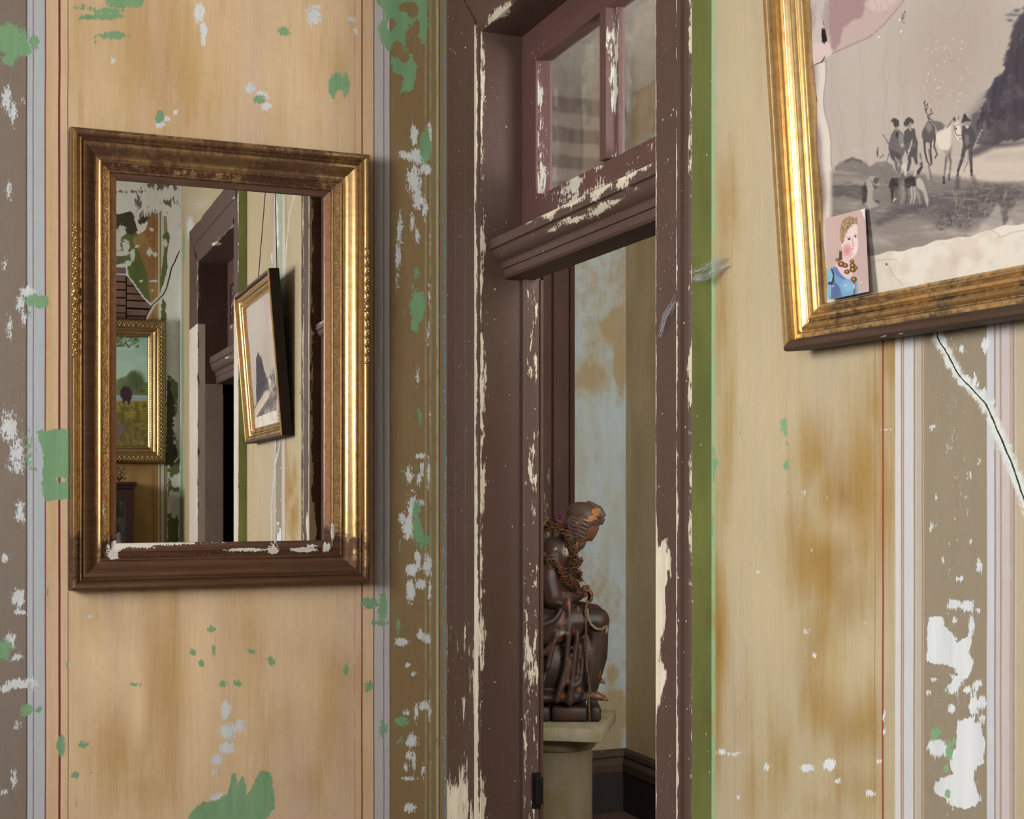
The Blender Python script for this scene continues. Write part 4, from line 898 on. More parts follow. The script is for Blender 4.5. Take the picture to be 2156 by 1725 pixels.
# ---- the gilt mirror
h0 = .078
ml, mzt = on_y(147.5, 264.5, -h0); mr, mzb = on_y(779.5, 1228, -h0)
MW, MH = mr - ml, 2.677 - 1.297
yaw, tilt = -33.0 / F / 2, 7.3 / F / 2
ma = Vector((math.cos(yaw), math.sin(yaw), 0)); mn = Vector((math.sin(yaw), -math.cos(yaw), -tilt)).normalized()
Mm = basis((ml, -.003 + min(0, math.sin(yaw)) * 1.0, 1.297), ma, mn.cross(ma), mn)
mirror = thing('gilt_mirror', 'large old mirror in a gilded wooden frame on the flaking wall', 'mirror', mat=Mm)
prof = [(0, 0, 3, .6), (0, .052, 0, .1), (.001, .060, 0, 0), (.004, .070, 0, 0), (.009, .077, 0, 0), (.015, h0, 0, 0), (.021, .075, 0, 0), (.025, .069, 0, 0), (.027, .066, 0, .1), (.029, .068, 0, 0), (.032, .070, 0, 0), (.035, .067, 0, 0), (.037, .061, 0, .1),
        (.039, .062, 0, 0), (.043, .063, 0, 0), (.050, .060, 0, 0), (.058, .054, 0, 0), (.066, .046, 0, 0), (.073, .040, 0, 0), (.080, .0375, 0, 0), (.086, .039, 0, 0), (.089, .041, 0, 0), (.092, .040, 0, 0), (.0935, .036, 1, 0),
        (.098, .034, 1, 0), (.108, .028, 1, 0), (.112, .026, 0, 0), (.114, .028, 0, 0), (.117, .027, 0, 0), (.119, .022, 2, 0), (.1195, .018, 2, 0), (.137, .013, 2, 0), (.138, .011, 2, 0), (.138, .004, 2, 0)]
def mwear_shade(x, y, u, side):
    v = y / MH
    wv = np.clip((.20 - v) / .10, 0, 1) * .6
    if side == 'bottom': wv = .85
    if side == 'top': wv += .56  # browns the whole top rail
    if side == 'left' and .034 < u < .08: wv += .75  # shade of the left inner slope put in as browning
    return wv
rr = rails(MW, MH, prof, [M_GOLD, M_GOLD_TEX, M_GOLD_FLAT, M_BLACKWOOD], mirror, 48, mwear_shade)
# white gesso knocked bare along the foot of the glass
for o in rr.values():
    me = o.data; co = np.empty(len(me.vertices) * 3, np.float32); me.vertices.foreach_get('co', co); co = co.reshape(-1, 3)
    px, py, _ = seen(*(np.array([Mm @ Vector(c) for c in co]).T))
    c = field(px, py, [(246, 1150, 14, 10, .95), (238, 1168, 12, 12, .85), (290, 1148, 60, 7, .9), (380, 1147, 70, 5, .85), (470, 1146, 60, 4, .8), (520, 1158, 50, 4, .7), (580, 1146, 16, 6, .8), (575, 1160, 12, 8, .8), (640, 1158, 26, 5, .85), (655, 1148, 16, 5, .8), (688, 1152, 9, 14, .7), (700, 1120, 5, 26, .62), (772, 1120, 6, 30, .45), (218, 1075, 4, 20, .6), (155, 480, 4, 6, .9), (707, 1040, 4, 10, .6), (750, 1090, 3, 10, .7)])
    me.attributes['chip'].data.foreach_set('value', (c * 1.3).astype(np.float32))
m = MB(); m.box(.134, MW - .134, .134, MH - .134, .004, .0075); m.build('mirror_glass', M_MIRROR, mirror, attr=None)
m = MB(); m.box(.11, MW - .11, .11, MH - .11, .0005, .0035); m.build('backing_board', M_BLACKWOOD, mirror)
# carved runs on the outer bead of both uprights
def carved(cx, y0, y1, name):
    m = MB(); n = 26; R_ = random.Random(3)
    for i in range(n):
        t = (i + .5) / n; y = y0 + (y1 - y0) * t
        env = .75 + .5 * math.exp(-((t - .5) / .08) ** 2)
        s = .011 * env
        sd = 1 if i % 2 else -1
        m.ball((cx + sd * .003, y, h0 - .001), (.0065 * env, s, .0065), Matrix.Rotation(sd * .6, 4, 'Z'), 8, 6, .1 * R_.random())
        m.ball((cx - sd * .005, y + .006, h0 - .003), (.0035, .006, .005), None, 6, 5, .1)
    m.ball((cx, (y0 + y1) / 2, h0 + .001), (.011, .014, .010), None, 12, 8)
    m.ball((cx, (y0 + y1) / 2, h0 + .009), (.005, .006, .005), None, 8, 6)
    m.build(name, M_ORN, mirror, True, attr='wear_tone')
zc = lambda py, px: (CH + (HOR - py) / F * 4.02) - 1.297 if px < 400 else (CH + (HOR - py) / F * 4.33) - 1.297
carved(.013, zc(755, 155), zc(478, 155), 'carved_run'); carved(MW - .013, zc(768, 772), zc(525, 772), 'carved_run')

# ---- the leaning picture with the hunting print
PL = math.radians(4.5); RO = math.radians(.72)
py0, pz0 = on_x(1646, 741, -.066)
n_ = Vector((-math.cos(PL), 0, -math.sin(PL))); b_ = Vector((-math.sin(PL), 0, math.cos(PL))); a_ = Vector((0, -1, 0))
a2 = a_ * math.cos(RO) - b_ * math.sin(RO); b2_ = b_ * math.cos(RO) + a_ * math.sin(RO)
PW, PH, PT = .966, .805, .056
O = Vector((-.066, py0, pz0)) - n_ * PT
Pm = basis(O, a2, b2_, n_)
pic = thing('hunting_picture', 'large gilt-framed monochrome print of hunters and a white horse', 'picture', mat=Pm)
def face_u(px, py):                              # picture-plane inset of a photo pixel near its left edge
    dx, dy = ray(px); d = Vector((dx, dy, (HOR - py) / F)); o = Vector((CX, CY, CH))
    k = (O + n_ * .03 - o).dot(n_) / d.dot(n_); p = o + d * k - O; return p.dot(a2), p.dot(b2_)
prof = [(0, 0, 1, .3), (0, .044, 1, .3), (.001, .050, 0, .1), (.005, .0555, 0, 0), (.010, PT, 0, 0), (.015, .054, 0, 0), (.0185, .047, 0, .1), (.019, .039, 0, .3), (.021, .0385, 0, .1), (.0285, .0395, 0, 0), (.030, .036, 0, .1), (.0305, .033, 0, .2), (.033, .0325, 0, 0),
        (.036, .035, 0, 0), (.040, .0365, 0, 0), (.044, .0345, 0, 0), (.0465, .029, 0, .1), (.048, .0275, 0, .2), (.050, .0285, 0, 0), (.054, .0325, 0, 0), (.058, .0325, 0, 0), (.061, .028, 0, 0), (.0625, .023, 0, .1), (.0645, .0235, 0, 0), (.067, .0265, 0, 0), (.0695, .0245, 0, 0), (.071, .021, 0, .1), (.073, .0215, 0, 0), (.075, .0215, 0, 0), (.077, .018, 0, .1), (.078, .009, 0, .2), (.078, .004, 0, .2)]
def pwear(x, y, u, side):
    if side == 'bottom': return .95 if u < .02 else .5
    if side == 'top': return .9 if u < .02 else .3
    return -.15 if u > .02 else .02
rp = rails(PW, PH, prof, [M_GOLD2, M_BLACKWOOD], pic, 44, pwear)
for o in rp.values():
    me = o.data; co = np.empty(len(me.vertices) * 3, np.float32); me.vertices.foreach_get('co', co); co = co.reshape(-1, 3)
    px, py, _ = seen(*(np.array([Pm @ Vector(c) for c in co]).T))
    c = field(px, py, [(1675, 733, 18, 3, .7), (1732, 726, 8, 3, .7), (1802, 719, 6, 4, .8), (1858, 709, 10, 4, .85), (1896, 703, 10, 4, .85), (1925, 697, 6, 3, .6), (1998, 686, 10, 3, .7), (2020, 683, 6, 3, .7), (2090, 672, 12, 3, .7), (2130, 667, 8, 3, .7), (1932, 600, 5, 5, .9), (1775, 625, 12, 2, .5), (1810, 617, 20, 3, .95), (2093, 583, 4, 3, .8), (1616, 28, 5, 7, .9), (1975, 615, 5, 2, .6), (1985, 624, 4, 3, .6), (1685, 706, 6, 6, .8)])
    me.attributes['chip'].data.foreach_set('value', c.astype(np.float32))
m = MB(); m.box(.06, PW - .06, .06, PH - .06, .001, .004); m.build('backing_board', M_BLACKWOOD, pic)
# cords running up to one hook
hook = Vector((-.012, (on_x(1970) + on_x(2010)) / 2 - .1, 3.62))
inv = Pm.inverted(); hk = inv @ hook
m = MB(); m.box(-.02, -.0005, hook.y - .012, hook.y + .012, 3.60, 3.66, .003)
hk_t = thing('picture_hook', 'small iron hook high on the wall above the hunting picture', 'hook', (0, hook.y, 3.62)); mm = MB((0, hook.y, 3.62)); mm.box(-.018, -.0005, hook.y - .01, hook.y + .01, 3.60, 3.66, .003); mm.build('hook_plate', M_IRON, hk_t, attr=None)
for u in (.09, PW * .62):
    m = MB(); p0 = Vector((u, PH - .02, -.006)); m.tube([p0 + (hk - p0) * t for t in np.linspace(0, 1, 9)], .0026, 6); m.build('hanging_cord', M_CORD, pic, True, attr=None)

# ---- painting helpers: a small raster that is then laid on the sheet's vertices
class Canvas:
    def __init__(self, x0, y0, x1, y1, res=1.0, col=(128, 128, 128)):
        self.x0, self.y0, self.res = x0, y0, res
        self.X, self.Y = np.meshgrid(np.arange(x0, x1, res, dtype=np.float32), np.arange(y0, y1, res, dtype=np.float32))
        self.I = np.ones(self.X.shape + (3,), np.float32) * np.array(col, np.float32)
        self.noise_cache = {}
    def nz(self, sx, sy, seed=0, oct=4):
        k = (sx, sy, seed, oct)
        if k not in self.noise_cache:
            r = np.random.default_rng(seed + 100); out = 0; amp = 1; tot = 0
            for o_ in range(oct):
                gx, gy = max(sx / 2 ** o_, 1), max(sy / 2 ** o_, 1)
                w_, h_ = int(self.X.shape[1] * self.res / gx) + 3, int(self.X.shape[0] * self.res / gy) + 3
                g_ = r.random((h_, w_), dtype=np.float32)
                fx, fy = (self.X - self.x0) / gx, (self.Y - self.y0) / gy
                ix, iy = fx.astype(int), fy.astype(int); tx, ty = fx - ix, fy - iy
                tx, ty = tx * tx * (3 - 2 * tx), ty * ty * (3 - 2 * ty)
                v = (g_[iy, ix] * (1 - tx) + g_[iy, ix + 1] * tx) * (1 - ty) + (g_[iy + 1, ix] * (1 - tx) + g_[iy + 1, ix + 1] * tx) * ty
                out = out + v * amp; tot += amp; amp *= .55
            self.noise_cache[k] = out / tot
        return self.noise_cache[k]
    def win(self, x0, x1, y0, y1):
        r = self.res
        return (slice(max(int((y0 - self.y0) / r), 0), max(int((y1 - self.y0) / r) + 1, 0)), slice(max(int((x0 - self.x0) / r), 0), max(int((x1 - self.x0) / r) + 1, 0)))
    def put(self, sd, col, soft=1.0, alpha=1.0, w=None):
        sl = w if w is not None else (slice(None), slice(None))
        a = np.clip(.5 - sd / (2 * soft), 0, 1) * alpha
        self.I[sl] = self.I[sl] * (1 - a[..., None]) + np.array(col, np.float32) * a[..., None]
    def ell(self, cx, cy, rx, ry, col, ang=0, soft=1.0, alpha=1.0):
        R_ = max(rx, ry) + 3 * soft + 2; w = self.win(cx - R_, cx + R_, cy - R_, cy + R_)
        x, y = self.X[w] - cx, self.Y[w] - cy; c, s = math.cos(ang), math.sin(ang)
        u, v = x * c + y * s, -x * s + y * c
        r = np.sqrt((u / rx) ** 2 + (v / ry) ** 2); self.put((r - 1) * min(rx, ry), col, soft, alpha, w)
    def poly(self, pts, col, soft=1.0, alpha=1.0, rough=0, rs=6, seed=0):
        xs, ys = [p[0] for p in pts], [p[1] for p in pts]; e = 3 * soft + rough + 2
        w = self.win(min(xs) - e, max(xs) + e, min(ys) - e, max(ys) + e)
        sd = poly_sd(self.X[w], self.Y[w], pts)
        if rough: sd = sd + (self.nz(rs, rs, seed)[w] - .5) * 2 * rough
        self.put(sd, col, soft, alpha, w)
    def line(self, pts, wd, col, soft=.7, alpha=1.0):
        wd = [wd] * len(pts) if np.isscalar(wd) else list(np.interp(np.linspace(0, 1, len(pts)), np.linspace(0, 1, len(wd)), wd))
        xs, ys = [p[0] for p in pts], [p[1] for p in pts]; e = max(wd) + 3 * soft + 2
        w = self.win(min(xs) - e, max(xs) + e, min(ys) - e, max(ys) + e)
        X, Y = self.X[w], self.Y[w]; sd = np.full(X.shape, 1e9)
        for i in range(len(pts) - 1):
            ax, ay = pts[i]; bx, by = pts[i + 1]; vx, vy = bx - ax, by - ay
            t = np.clip(((X - ax) * vx + (Y - ay) * vy) / (vx * vx + vy * vy + 1e-9), 0, 1)
            sd = np.minimum(sd, np.hypot(X - ax - t * vx, Y - ay - t * vy) - (wd[i] + (wd[i + 1] - wd[i]) * t) / 2)
        self.put(sd, col, soft, alpha, w)
    def sample(self, px, py, k=1.2):
        ix = np.clip(((px - self.x0) / self.res).astype(int), 0, self.I.shape[1] - 1); iy = np.clip(((py - self.y0) / self.res).astype(int), 0, self.I.shape[0] - 1)
        c = np.clip(self.I[iy, ix], 0, 255) / 255.0
        l = np.where(c <= .04045, c / 12.92, ((c + .055) / 1.055) ** 2.4)
        return np.minimum(l * k, .9)
# ------------------------------------------------------------------ the print itself
cv = Canvas(1680, -620, 2860, 680, 1.0, (170, 159, 150))
n1, n2 = cv.nz(60, 60, 1), cv.nz(14, 14, 2, 5); nst = cv.nz(14, 160, 3); gra = cv.nz(9, 3, 5, 3)
X, Y = cv.X, cv.Y
def tone(a, col): cv.I[:] = cv.I * (1 - a[..., None]) + np.array(col, np.float32) * a[..., None]
sm = lambda a, b, x: (lambda t: t * t * (3 - 2 * t))(np.clip((x - a) / (b - a), 0, 1))
tone(sm(-600, 200, -Y + 0 * X) * .0, (0, 0, 0))
tone(.35 * sm(.35, .7, n1), (168, 160, 152)); tone(.25 * sm(.5, .75, nst), (158, 146, 138))
tone(.35 * sm(300, -500, Y), (188, 182, 172))
# soft brown bloom in the sky, tide rings
cv.ell(2010, 90, 90, 130, (150, 134, 124), 0, 60, .45)
for (cx, cy, rx, ry) in ((1989, 164, 44, 38), (1995, -10, 38, 50), (2100, -90, 50, 40)):
    r = np.abs(np.sqrt(((X - cx) / rx) ** 2 + ((Y - cy) / ry) ** 2) - 1 + (n1 - .5) * .3)
    tone(.22 * np.clip(1 - r / .09, 0, 1), (150, 134, 122))
for x0, top, ln in ((1768, 190, 160), (1775, 250, 120), (1812, 60, 250), (1862, 100, 220), (1869, 60, 240), (1895, 40, 200), (1820, 200, 200), (1905, 150, 120)):
    cv.line([(x0 + 4 * math.sin(k * 1.7 + x0), top + ln * k / 8) for k in range(9)], 2.6, (142, 130, 122), 2.4, .24)
# the pinkish stained corner beyond the curved tide line
arc_c, arc_r = (1700 - 60, -330), 0
xs = [(1700, 116), (1752, 112), (1780, 100), (1830, 78), (1858, 54), (1885, 22), (1900, 4), (1912, -20), (1935, -90), (1950, -200), (1945, -300), (1920, -420), (1680, -420), (1680, 118)]
cv.poly(xs, (174, 154, 150), 1.2)
cv.poly([(1744, -40), (1790, -60), (1836, -10), (1822, 10), (1812, 36), (1790, 44), (1774, 60), (1770, 90), (1758, 108), (1750, 100), (1744, 60)], (146, 120, 120), 3, .9, 5, 18, 4)
cv.poly([(1840, -60), (1880, -60), (1886, 5), (1866, 20), (1838, 24), (1820, 10)], (196, 176, 168), 4, .6, 3, 14, 6)
cv.line(xs[:11], 2.0, (128, 110, 106), 1.0, .8)
for (cx, cy, rx) in ((1835, 12, 10), (1862, 14, 8)):
    r = np.abs(np.sqrt(((X - cx) / rx) ** 2 + ((Y - cy) / (rx * 1.6)) ** 2) - 1); tone(.4 * np.clip(1 - r / .12, 0, 1), (140, 110, 108))
# left mount strip with its wavy torn edge
we = lambda y: 1744 + 6 * np.sin(y * .018 + 1.0) + 3 * np.sin(y * .05) + (y - 250) * .045
strip_ = we(Y) - X
tone(sm(0, 1.5, strip_), (158, 142, 138))
tone(np.where(Y < 120, .8, .55) * sm(0, 2, strip_) * sm(.35, .6, cv.nz(16, 60, 7)), (186, 176, 168))
tone(.95 * sm(0, 3, strip_) * sm(26, 10, strip_) * (Y > 130), (202, 192, 182))
cv.line([(float(we(y)), y) for y in range(-620, 480, 12)], 1.2, (120, 108, 104), .8, .6)
tone(.7 * sm(16, 34, strip_) * (Y > 130), (110, 94, 94))  # shade beside the frame painted into the strip
cv.poly([(1712, 90), (1745, 88), (1752, 112), (1720, 136), (1712, 134)], (196, 176, 172), 1)
cv.line([(1714, 136), (1730, 130), (1737, 118)], [1, 2.4, 1.5], (34, 24, 24)); cv.poly([(1730, 60), (1736, 58), (1738, 70), (1741, 84), (1736, 92), (1730, 88), (1729, 74)], (30, 18, 20), .8, 1, 1.5, 4)
cv.line([(1733, 44), (1734, 52)], 1.2, (50, 36, 36))
def spx(X_, Y_): return 1840 + X_ / 6.636, 180 + Y_ / 6.636
P = lambda *p: [spx(a, b) for a, b in p]
# dark firs, right
DK, MD, LT, PP = (66, 60, 66), (98, 90, 92), (140, 130, 124), (176, 164, 152)
cv.poly([(2022, 340), (2050, 240), (2066, 225), (2080, 190), (2110, 150), (2130, 60), (2156, 20), (2240, -70), (2310, -60), (2370, 60), (2420, 190), (2440, 290), (2156, 290), (2105, 305), (2075, 310), (2040, 300)], DK, 3, .95, 9, 16, 8)
cv.poly([(2030, 250), (2070, 200), (2090, 230), (2090, 300), (2040, 300)], (108, 100, 102), 10, .6)
for i in range(28):
    R1 = random.Random(i); x = 2066 + i * 13 + R1.uniform(-4, 4); h = 60 + 60 * R1.random(); base = 250; top = np.interp(x, [2066, 2090, 2110, 2132, 2156, 2250, 2330, 2440], [215, 172, 140, 72, 45, -60, -20, 190]) + R1.uniform(-10, 25)
    cv.poly([(x, top), (x + 7, top + 30), (x + 12, top + 70), (x + 14, base), (x - 14, base), (x - 11, top + 70), (x - 5, top + 28)], DK if i % 2 else (58, 54, 62), 1.2, .95, 5, 7, i)
tone(.35 * sm(.5, .75, cv.nz(18, 24, 11, 5)) * (X > 2050) * (X < 2440) * (Y < 300) * sm(0, 60, X - 2050) * (Y > np.interp(X[0], [2060, 2156, 2860], [250, 60, -200])[None]), (120, 112, 112))
for i in range(26):
    R1 = random.Random(50 + i); x, y = 2120 + 40 * R1.random() + (0 if i < 14 else 300 * R1.random()), 14 + 30 * R1.random(); cv.ell(x, y, 5, 2.2, (90, 84, 88), .4, 1.5, .8)
# river, far bank
cv.poly([(2060, 330), (2100, 308), (2156, 300), (2860, 270), (2860, 430), (2156, 400), (2080, 385), (2020, 370), (1990, 372)], (186, 174, 160), 6, .9)
cv.poly([(2040, 318), (2070, 300), (2106, 300), (2156, 296), (2860, 262), (2860, 285), (2156, 305), (2090, 312), (2060, 326), (2040, 332)], (72, 66, 70), 5, .8)
cv.line([(2080, 330), (2400, 318), (2860, 306)], 14, (150, 140, 132), 8, .5)
# low hills and ground, left
cv.poly([(1757, 352), (1775, 338), (1792, 332), (1815, 338), (1830, 350), (1848, 340), (1862, 338), (1880, 346), (1885, 372), (1757, 372)], (112, 104, 102), 2.5, .9, 3, 8, 3)
cv.line([(1780, 340), (1795, 333), (1812, 340)], 5, (84, 78, 78), 2, .8)
cv.ell(1847, 322, 2.2, 8, (92, 86, 86), 0, .8); cv.ell(1848, 312, 1.6, 2, (92, 86, 86)); cv.line([(1852, 332), (1860, 326)], 2, (92, 86, 86))
cv.poly([(1750, 362), (1885, 358), (1990, 372), (2100, 385), (2300, 380), (2860, 400), (2860, 520), (2156, 440), (2000, 470), (1900, 520), (1750, 470)], (116, 108, 104), 6, 1)
cv.poly([(1752, 370), (1800, 372), (1828, 384), (1840, 400), (1800, 410), (1760, 404)], (140, 130, 124), 5, .7)
cv.poly([(1753, 388), (1790, 384), (1830, 392), (1828, 414), (1790, 420), (1753, 412)], (78, 72, 72), 5, .8)
cv.poly([(1752, 425), (1775, 412), (1800, 420), (1816, 430), (1800, 445), (1760, 442)], (128, 120, 114), 4, .8)
cv.line([(1858, 392), (1866, 380), (1862, 368), (1850, 350)], 2, (96, 90, 88), 1, .5)
cv.poly([(1900, 420), (2000, 400), (2060, 392), (2100, 388), (2300, 392), (2860, 410), (2860, 520), (2150, 440), (2050, 470), (1960, 480), (1880, 500), (1830, 470)], (84, 77, 79), 10, .8)
cv.poly([(1835, 470), (1900, 452), (1960, 458), (2000, 478), (1980, 505), (1900, 530), (1832, 545)], (142, 134, 126), 12, .7)
cv.line([(1850, 470), (1910, 440), (1960, 436)], 10, (70, 64, 66), 6, .6)
cv.poly([(1830, 520), (1920, 500), (2000, 490), (2050, 500), (1960, 530), (1830, 556)], (120, 112, 106), 8, .7)
# reeds and boulders
for i in range(150):
    R1 = random.Random(200 + i); x = 2010 + 146 * R1.random() + (500 * R1.random() if i > 110 else 0); y = 425 + 30 * R1.random() - (x - 2040) * .02; dx = R1.uniform(-16, 22)
    cv.line([(x, y), (x + dx * .4, y - 22), (x + dx, y - 34 - 14 * R1.random())], [1.6, 1.0, .5], (70, 64, 64) if R1.random() < .7 else (140, 130, 122), .7, .6)
cv.poly([(2072, 470), (2086, 450), (2098, 428), (2112, 440), (2122, 460), (2112, 480), (2085, 478)], (150, 142, 136), 2.5, .9, 2, 8, 5); cv.poly([(2106, 436), (2118, 446), (2124, 462), (2112, 476)], (84, 78, 78), 2, .8)
cv.poly([(2122, 452), (2140, 424), (2160, 418), (2220, 430), (2210, 470), (2140, 480)], (138, 130, 124), 3, .8, 3, 9, 6)
cv.ell(2030, 468, 28, 22, (96, 88, 86), 0, 10, .7); cv.ell(1985, 470, 16, 12, (92, 86, 84), 0, 6, .6)
for i in range(60):
    R1 = random.Random(400 + i); x, y = 1970 + 90 * R1.random(), 450 + 34 * R1.random(); cv.ell(x, y, 3.2, 2, (130, 120, 116) if i % 2 else (70, 64, 64), R1.random() * 3, .8, .6)
# horse carrying a stag
W_, WH = (186, 176, 166), (200, 190, 178)
cv.poly(P((600, 800), (640, 700), (690, 640), (860, 640), (950, 600), (1010, 560), (1100, 460), (1180, 470), (1200, 560), (1235, 700), (1220, 780), (1160, 770), (1110, 700), (1090, 820), (1090, 960), (1000, 1040), (930, 980), (860, 900), (800, 840), (720, 880), (640, 1000), (600, 900)), (168, 158, 150), 1.2)
cv.poly(P((850, 700), (900, 640), (1000, 600), (1070, 520), (1080, 700), (1060, 860), (1020, 960), (940, 920), (870, 820)), WH, 3)
cv.poly(P((1110, 540), (1180, 500), (1210, 620), (1235, 720), (1215, 775), (1165, 765), (1130, 680)), WH, 1.5); cv.line(P((1120, 560), (1130, 640), (1160, 700), (1215, 690)), 1.6, (80, 72, 72)); cv.line(P((1125, 560), (1185, 540)), 1.2, (90, 82, 80))
cv.ell(*spx(1145, 600), 1.6, 2.2, (50, 44, 46)); cv.ell(*spx(1200, 742), 1.3, 2, (60, 54, 54)); cv.poly(P((1095, 470), (1110, 440), (1135, 430), (1140, 480), (1115, 510)), (84, 76, 76), 1); cv.line(P((1175, 470), (1184, 430)), 1.6, (84, 76, 76))
cv.poly(P((1090, 470), (1050, 520), (1010, 580), (1030, 590), (1080, 520)), (120, 110, 108), 1.5)
cv.poly(P((940, 900), (1040, 1010), (1080, 960), (1090, 830), (1040, 900)), (120, 110, 106), 3, .7)
for pts in (((1010, 1000), (1000, 1100), (985, 1200), (975, 1330)), ((1050, 960), (1070, 1080), (1060, 1190), (1045, 1300)), ((640, 960), (660, 1050), (640, 1120)), ((770, 900), (790, 1000), (800, 1100), (760, 1120), (790, 1240), (830, 1380))):
    cv.line(P(*pts), [6, 4.5, 3.6, 4], (112, 102, 100), 1)
cv.line(P((975, 1280), (975, 1360)), 5, (56, 50, 52)); cv.line(P((1045, 1250), (1048, 1310)), 4.5, (64, 58, 58)); cv.line(P((600, 800), (590, 900), (620, 1030), (690, 1090), (760, 1300)), [5, 8, 9, 7, 5], (160, 152, 146), 2, .8)
cv.poly(P((670, 640), (720, 540), (760, 480), (800, 500), (850, 580), (860, 700), (800, 800), (700, 790), (665, 720)), (86, 80, 80), 1.5); cv.poly(P((710, 560), (760, 500), (800, 540), (810, 620), (760, 660)), (140, 132, 126), 3, .7)
cv.poly(P((800, 500), (860, 490), (940, 510), (990, 560), (960, 610), (880, 640), (850, 560)), (104, 98, 96), 2); cv.line(P((700, 780), (710, 920), (740, 1050), (770, 1100)), [5, 4, 3.5, 3], (72, 66, 66)); cv.line(P((790, 790), (790, 900), (800, 1090)), [4, 3.4, 3], (72, 66, 66)); cv.line(P((850, 700), (840, 850), (880, 960), (850, 1010)), [4, 3, 3], (78, 70, 70))
AN = (76, 68, 68)
for pts in (((760, 470), (745, 410), (720, 350), (712, 290), (690, 230)), ((720, 350), (750, 300), (742, 250)), ((712, 290), (745, 250)), ((745, 410), (790, 400), (800, 340), (790, 310)), ((780, 470), (770, 400)), ((790, 400), (830, 380)), ((700, 250), (712, 205)), ((728, 340), (700, 320)), ((800, 470), (840, 510))):
    cv.line(P(*pts), [2.4] + [1.5] * (len(pts) - 1), AN, .7)
# three men
def man(body, head, hat, legs, coat, hatc):
    cv.poly(P(*body), coat, 1.1)
    for l in legs: cv.line(P(*l), [9, 7, 5][:len(l)] if len(l) == 3 else [9, 6], coat, 1)
    cv.ell(*spx(*head), 4.6, 6.2, (140, 128, 120), 0, .8); cv.poly(P(*hat), hatc, .9)
man(((290, 600), (240, 680), (200, 800), (200, 900), (250, 990), (390, 1010), (440, 900), (450, 780), (400, 660), (350, 620)), (310, 580), ((255, 460), (290, 450), (345, 485), (350, 560), (300, 580), (272, 560), (268, 520), (240, 500)), (((270, 950), (300, 1060), (320, 1180)), ((360, 960), (370, 1080), (350, 1220))), (98, 92, 92), (70, 64, 64))
cv.poly(P((345, 640), (400, 680), (440, 780), (430, 860), (370, 860), (340, 760)), (124, 118, 114), 2); cv.poly(P((310, 650), (340, 650), (330, 740), (300, 700)), (52, 46, 48), 1); cv.ell(*spx(390, 830), 3, 3.5, (160, 150, 140)); cv.ell(*spx(280, 960), 3, 3.2, (160, 150, 140)); cv.poly(P((220, 900), (330, 920), (380, 990), (340, 1080), (260, 1050), (215, 970)), (70, 64, 66), 2, .85)
cv.line(P((122, 680), (200, 810)), 1.8, (100, 92, 88)); cv.line(P((205, 940), (180, 1070)), 1.6, (96, 88, 86)); cv.line(P((290, 1000), (390, 1150)), 2.2, (150, 142, 134)); cv.ell(*spx(244, 490), 1.5, 2.6, (90, 82, 82))
man(((480, 590), (420, 640), (410, 760), (440, 900), (470, 1000), (600, 1000), (605, 880), (612, 800), (580, 700), (570, 600)), (492, 545), ((410, 530), (440, 470), (480, 435), (530, 460), (560, 505), (540, 540), (500, 510), (460, 570), (425, 565)), (((480, 960), (500, 1060), (470, 1180)), ((570, 980), (590, 1080))), (80, 74, 76), (72, 66, 68))
cv.line(P((530, 760), (500, 880), (430, 1080), (360, 1260)), 2.6, (168, 160, 150)); cv.ell(*spx(485, 905), 3.2, 3.6, (164, 154, 146)); cv.line(P((500, 600), (510, 625)), 3, (160, 150, 142))
man(((1230, 560), (1220, 700), (1240, 800), (1260, 900), (1380, 900), (1410, 800), (1430, 740), (1385, 620), (1350, 560)), (1290, 540), ((1218, 520), (1250, 400), (1275, 390), (1300, 440), (1350, 480), (1345, 500), (1270, 500), (1240, 525)), (((1260, 880), (1230, 1020), (1175, 1180)), ((1350, 880), (1350, 1020), (1360, 1200))), (76, 70, 72), (66, 60, 62))
cv.poly(P((1270, 680), (1320, 690), (1330, 800), (1290, 850), (1265, 780)), (112, 104, 102), 2); cv.ell(*spx(1300, 575), 4, 3.6, (178, 168, 158), 0, 1); cv.line(P((1505, 620), (1420, 800), (1385, 870)), 2.6, (150, 140, 132)); cv.line(P((1320, 1040), (1250, 1200)), 1.5, (100, 90, 88)); cv.line(P((1175, 1180), (1165, 1260)), 4.6, (52, 46, 48)); cv.line(P((1360, 1190), (1365, 1250)), 4.6, (52, 46, 48)); cv.poly(P((1150, 1260), (1200, 1270), (1180, 1430), (1140, 1430)), (70, 62, 64), 4, .8); cv.poly(P((1350, 1250), (1400, 1270), (1440, 1370), (1380, 1370)), (82, 74, 76), 5, .7)
# kneeling figure, dogs
cv.poly([(1818, 385), (1832, 370), (1846, 372), (1852, 388), (1838, 398), (1836, 420), (1850, 432), (1830, 440), (1815, 420)], (150, 142, 134), 1.5); cv.poly([(1813, 395), (1822, 382), (1826, 400), (1824, 425), (1815, 430)], (62, 56, 58), 1.5); cv.ell(1844, 380, 6, 7, (84, 76, 74), .3, 1.2); cv.poly([(1832, 376), (1838, 388), (1850, 392), (1840, 398)], (74, 68, 68), 1); cv.ell(1847, 424, 5, 2.4, (70, 64, 62), .2, 1)
cv.poly(P((200, 1400), (240, 1290), (340, 1290), (350, 1400), (280, 1480), (260, 1620), (240, 1640), (235, 1500)), (54, 48, 50), 1.2); cv.poly(P((420, 1300), (520, 1260), (600, 1290), (620, 1380), (560, 1430), (430, 1430)), (54, 48, 50), 1.5); cv.poly(P((580, 1300), (640, 1285), (690, 1350), (730, 1480), (760, 1600), (750, 1700), (700, 1600), (640, 1650), (600, 1500)), (170, 162, 154), 2); cv.poly(P((600, 1420), (690, 1500), (720, 1640), (650, 1640)), (76, 70, 70), 3, .8)
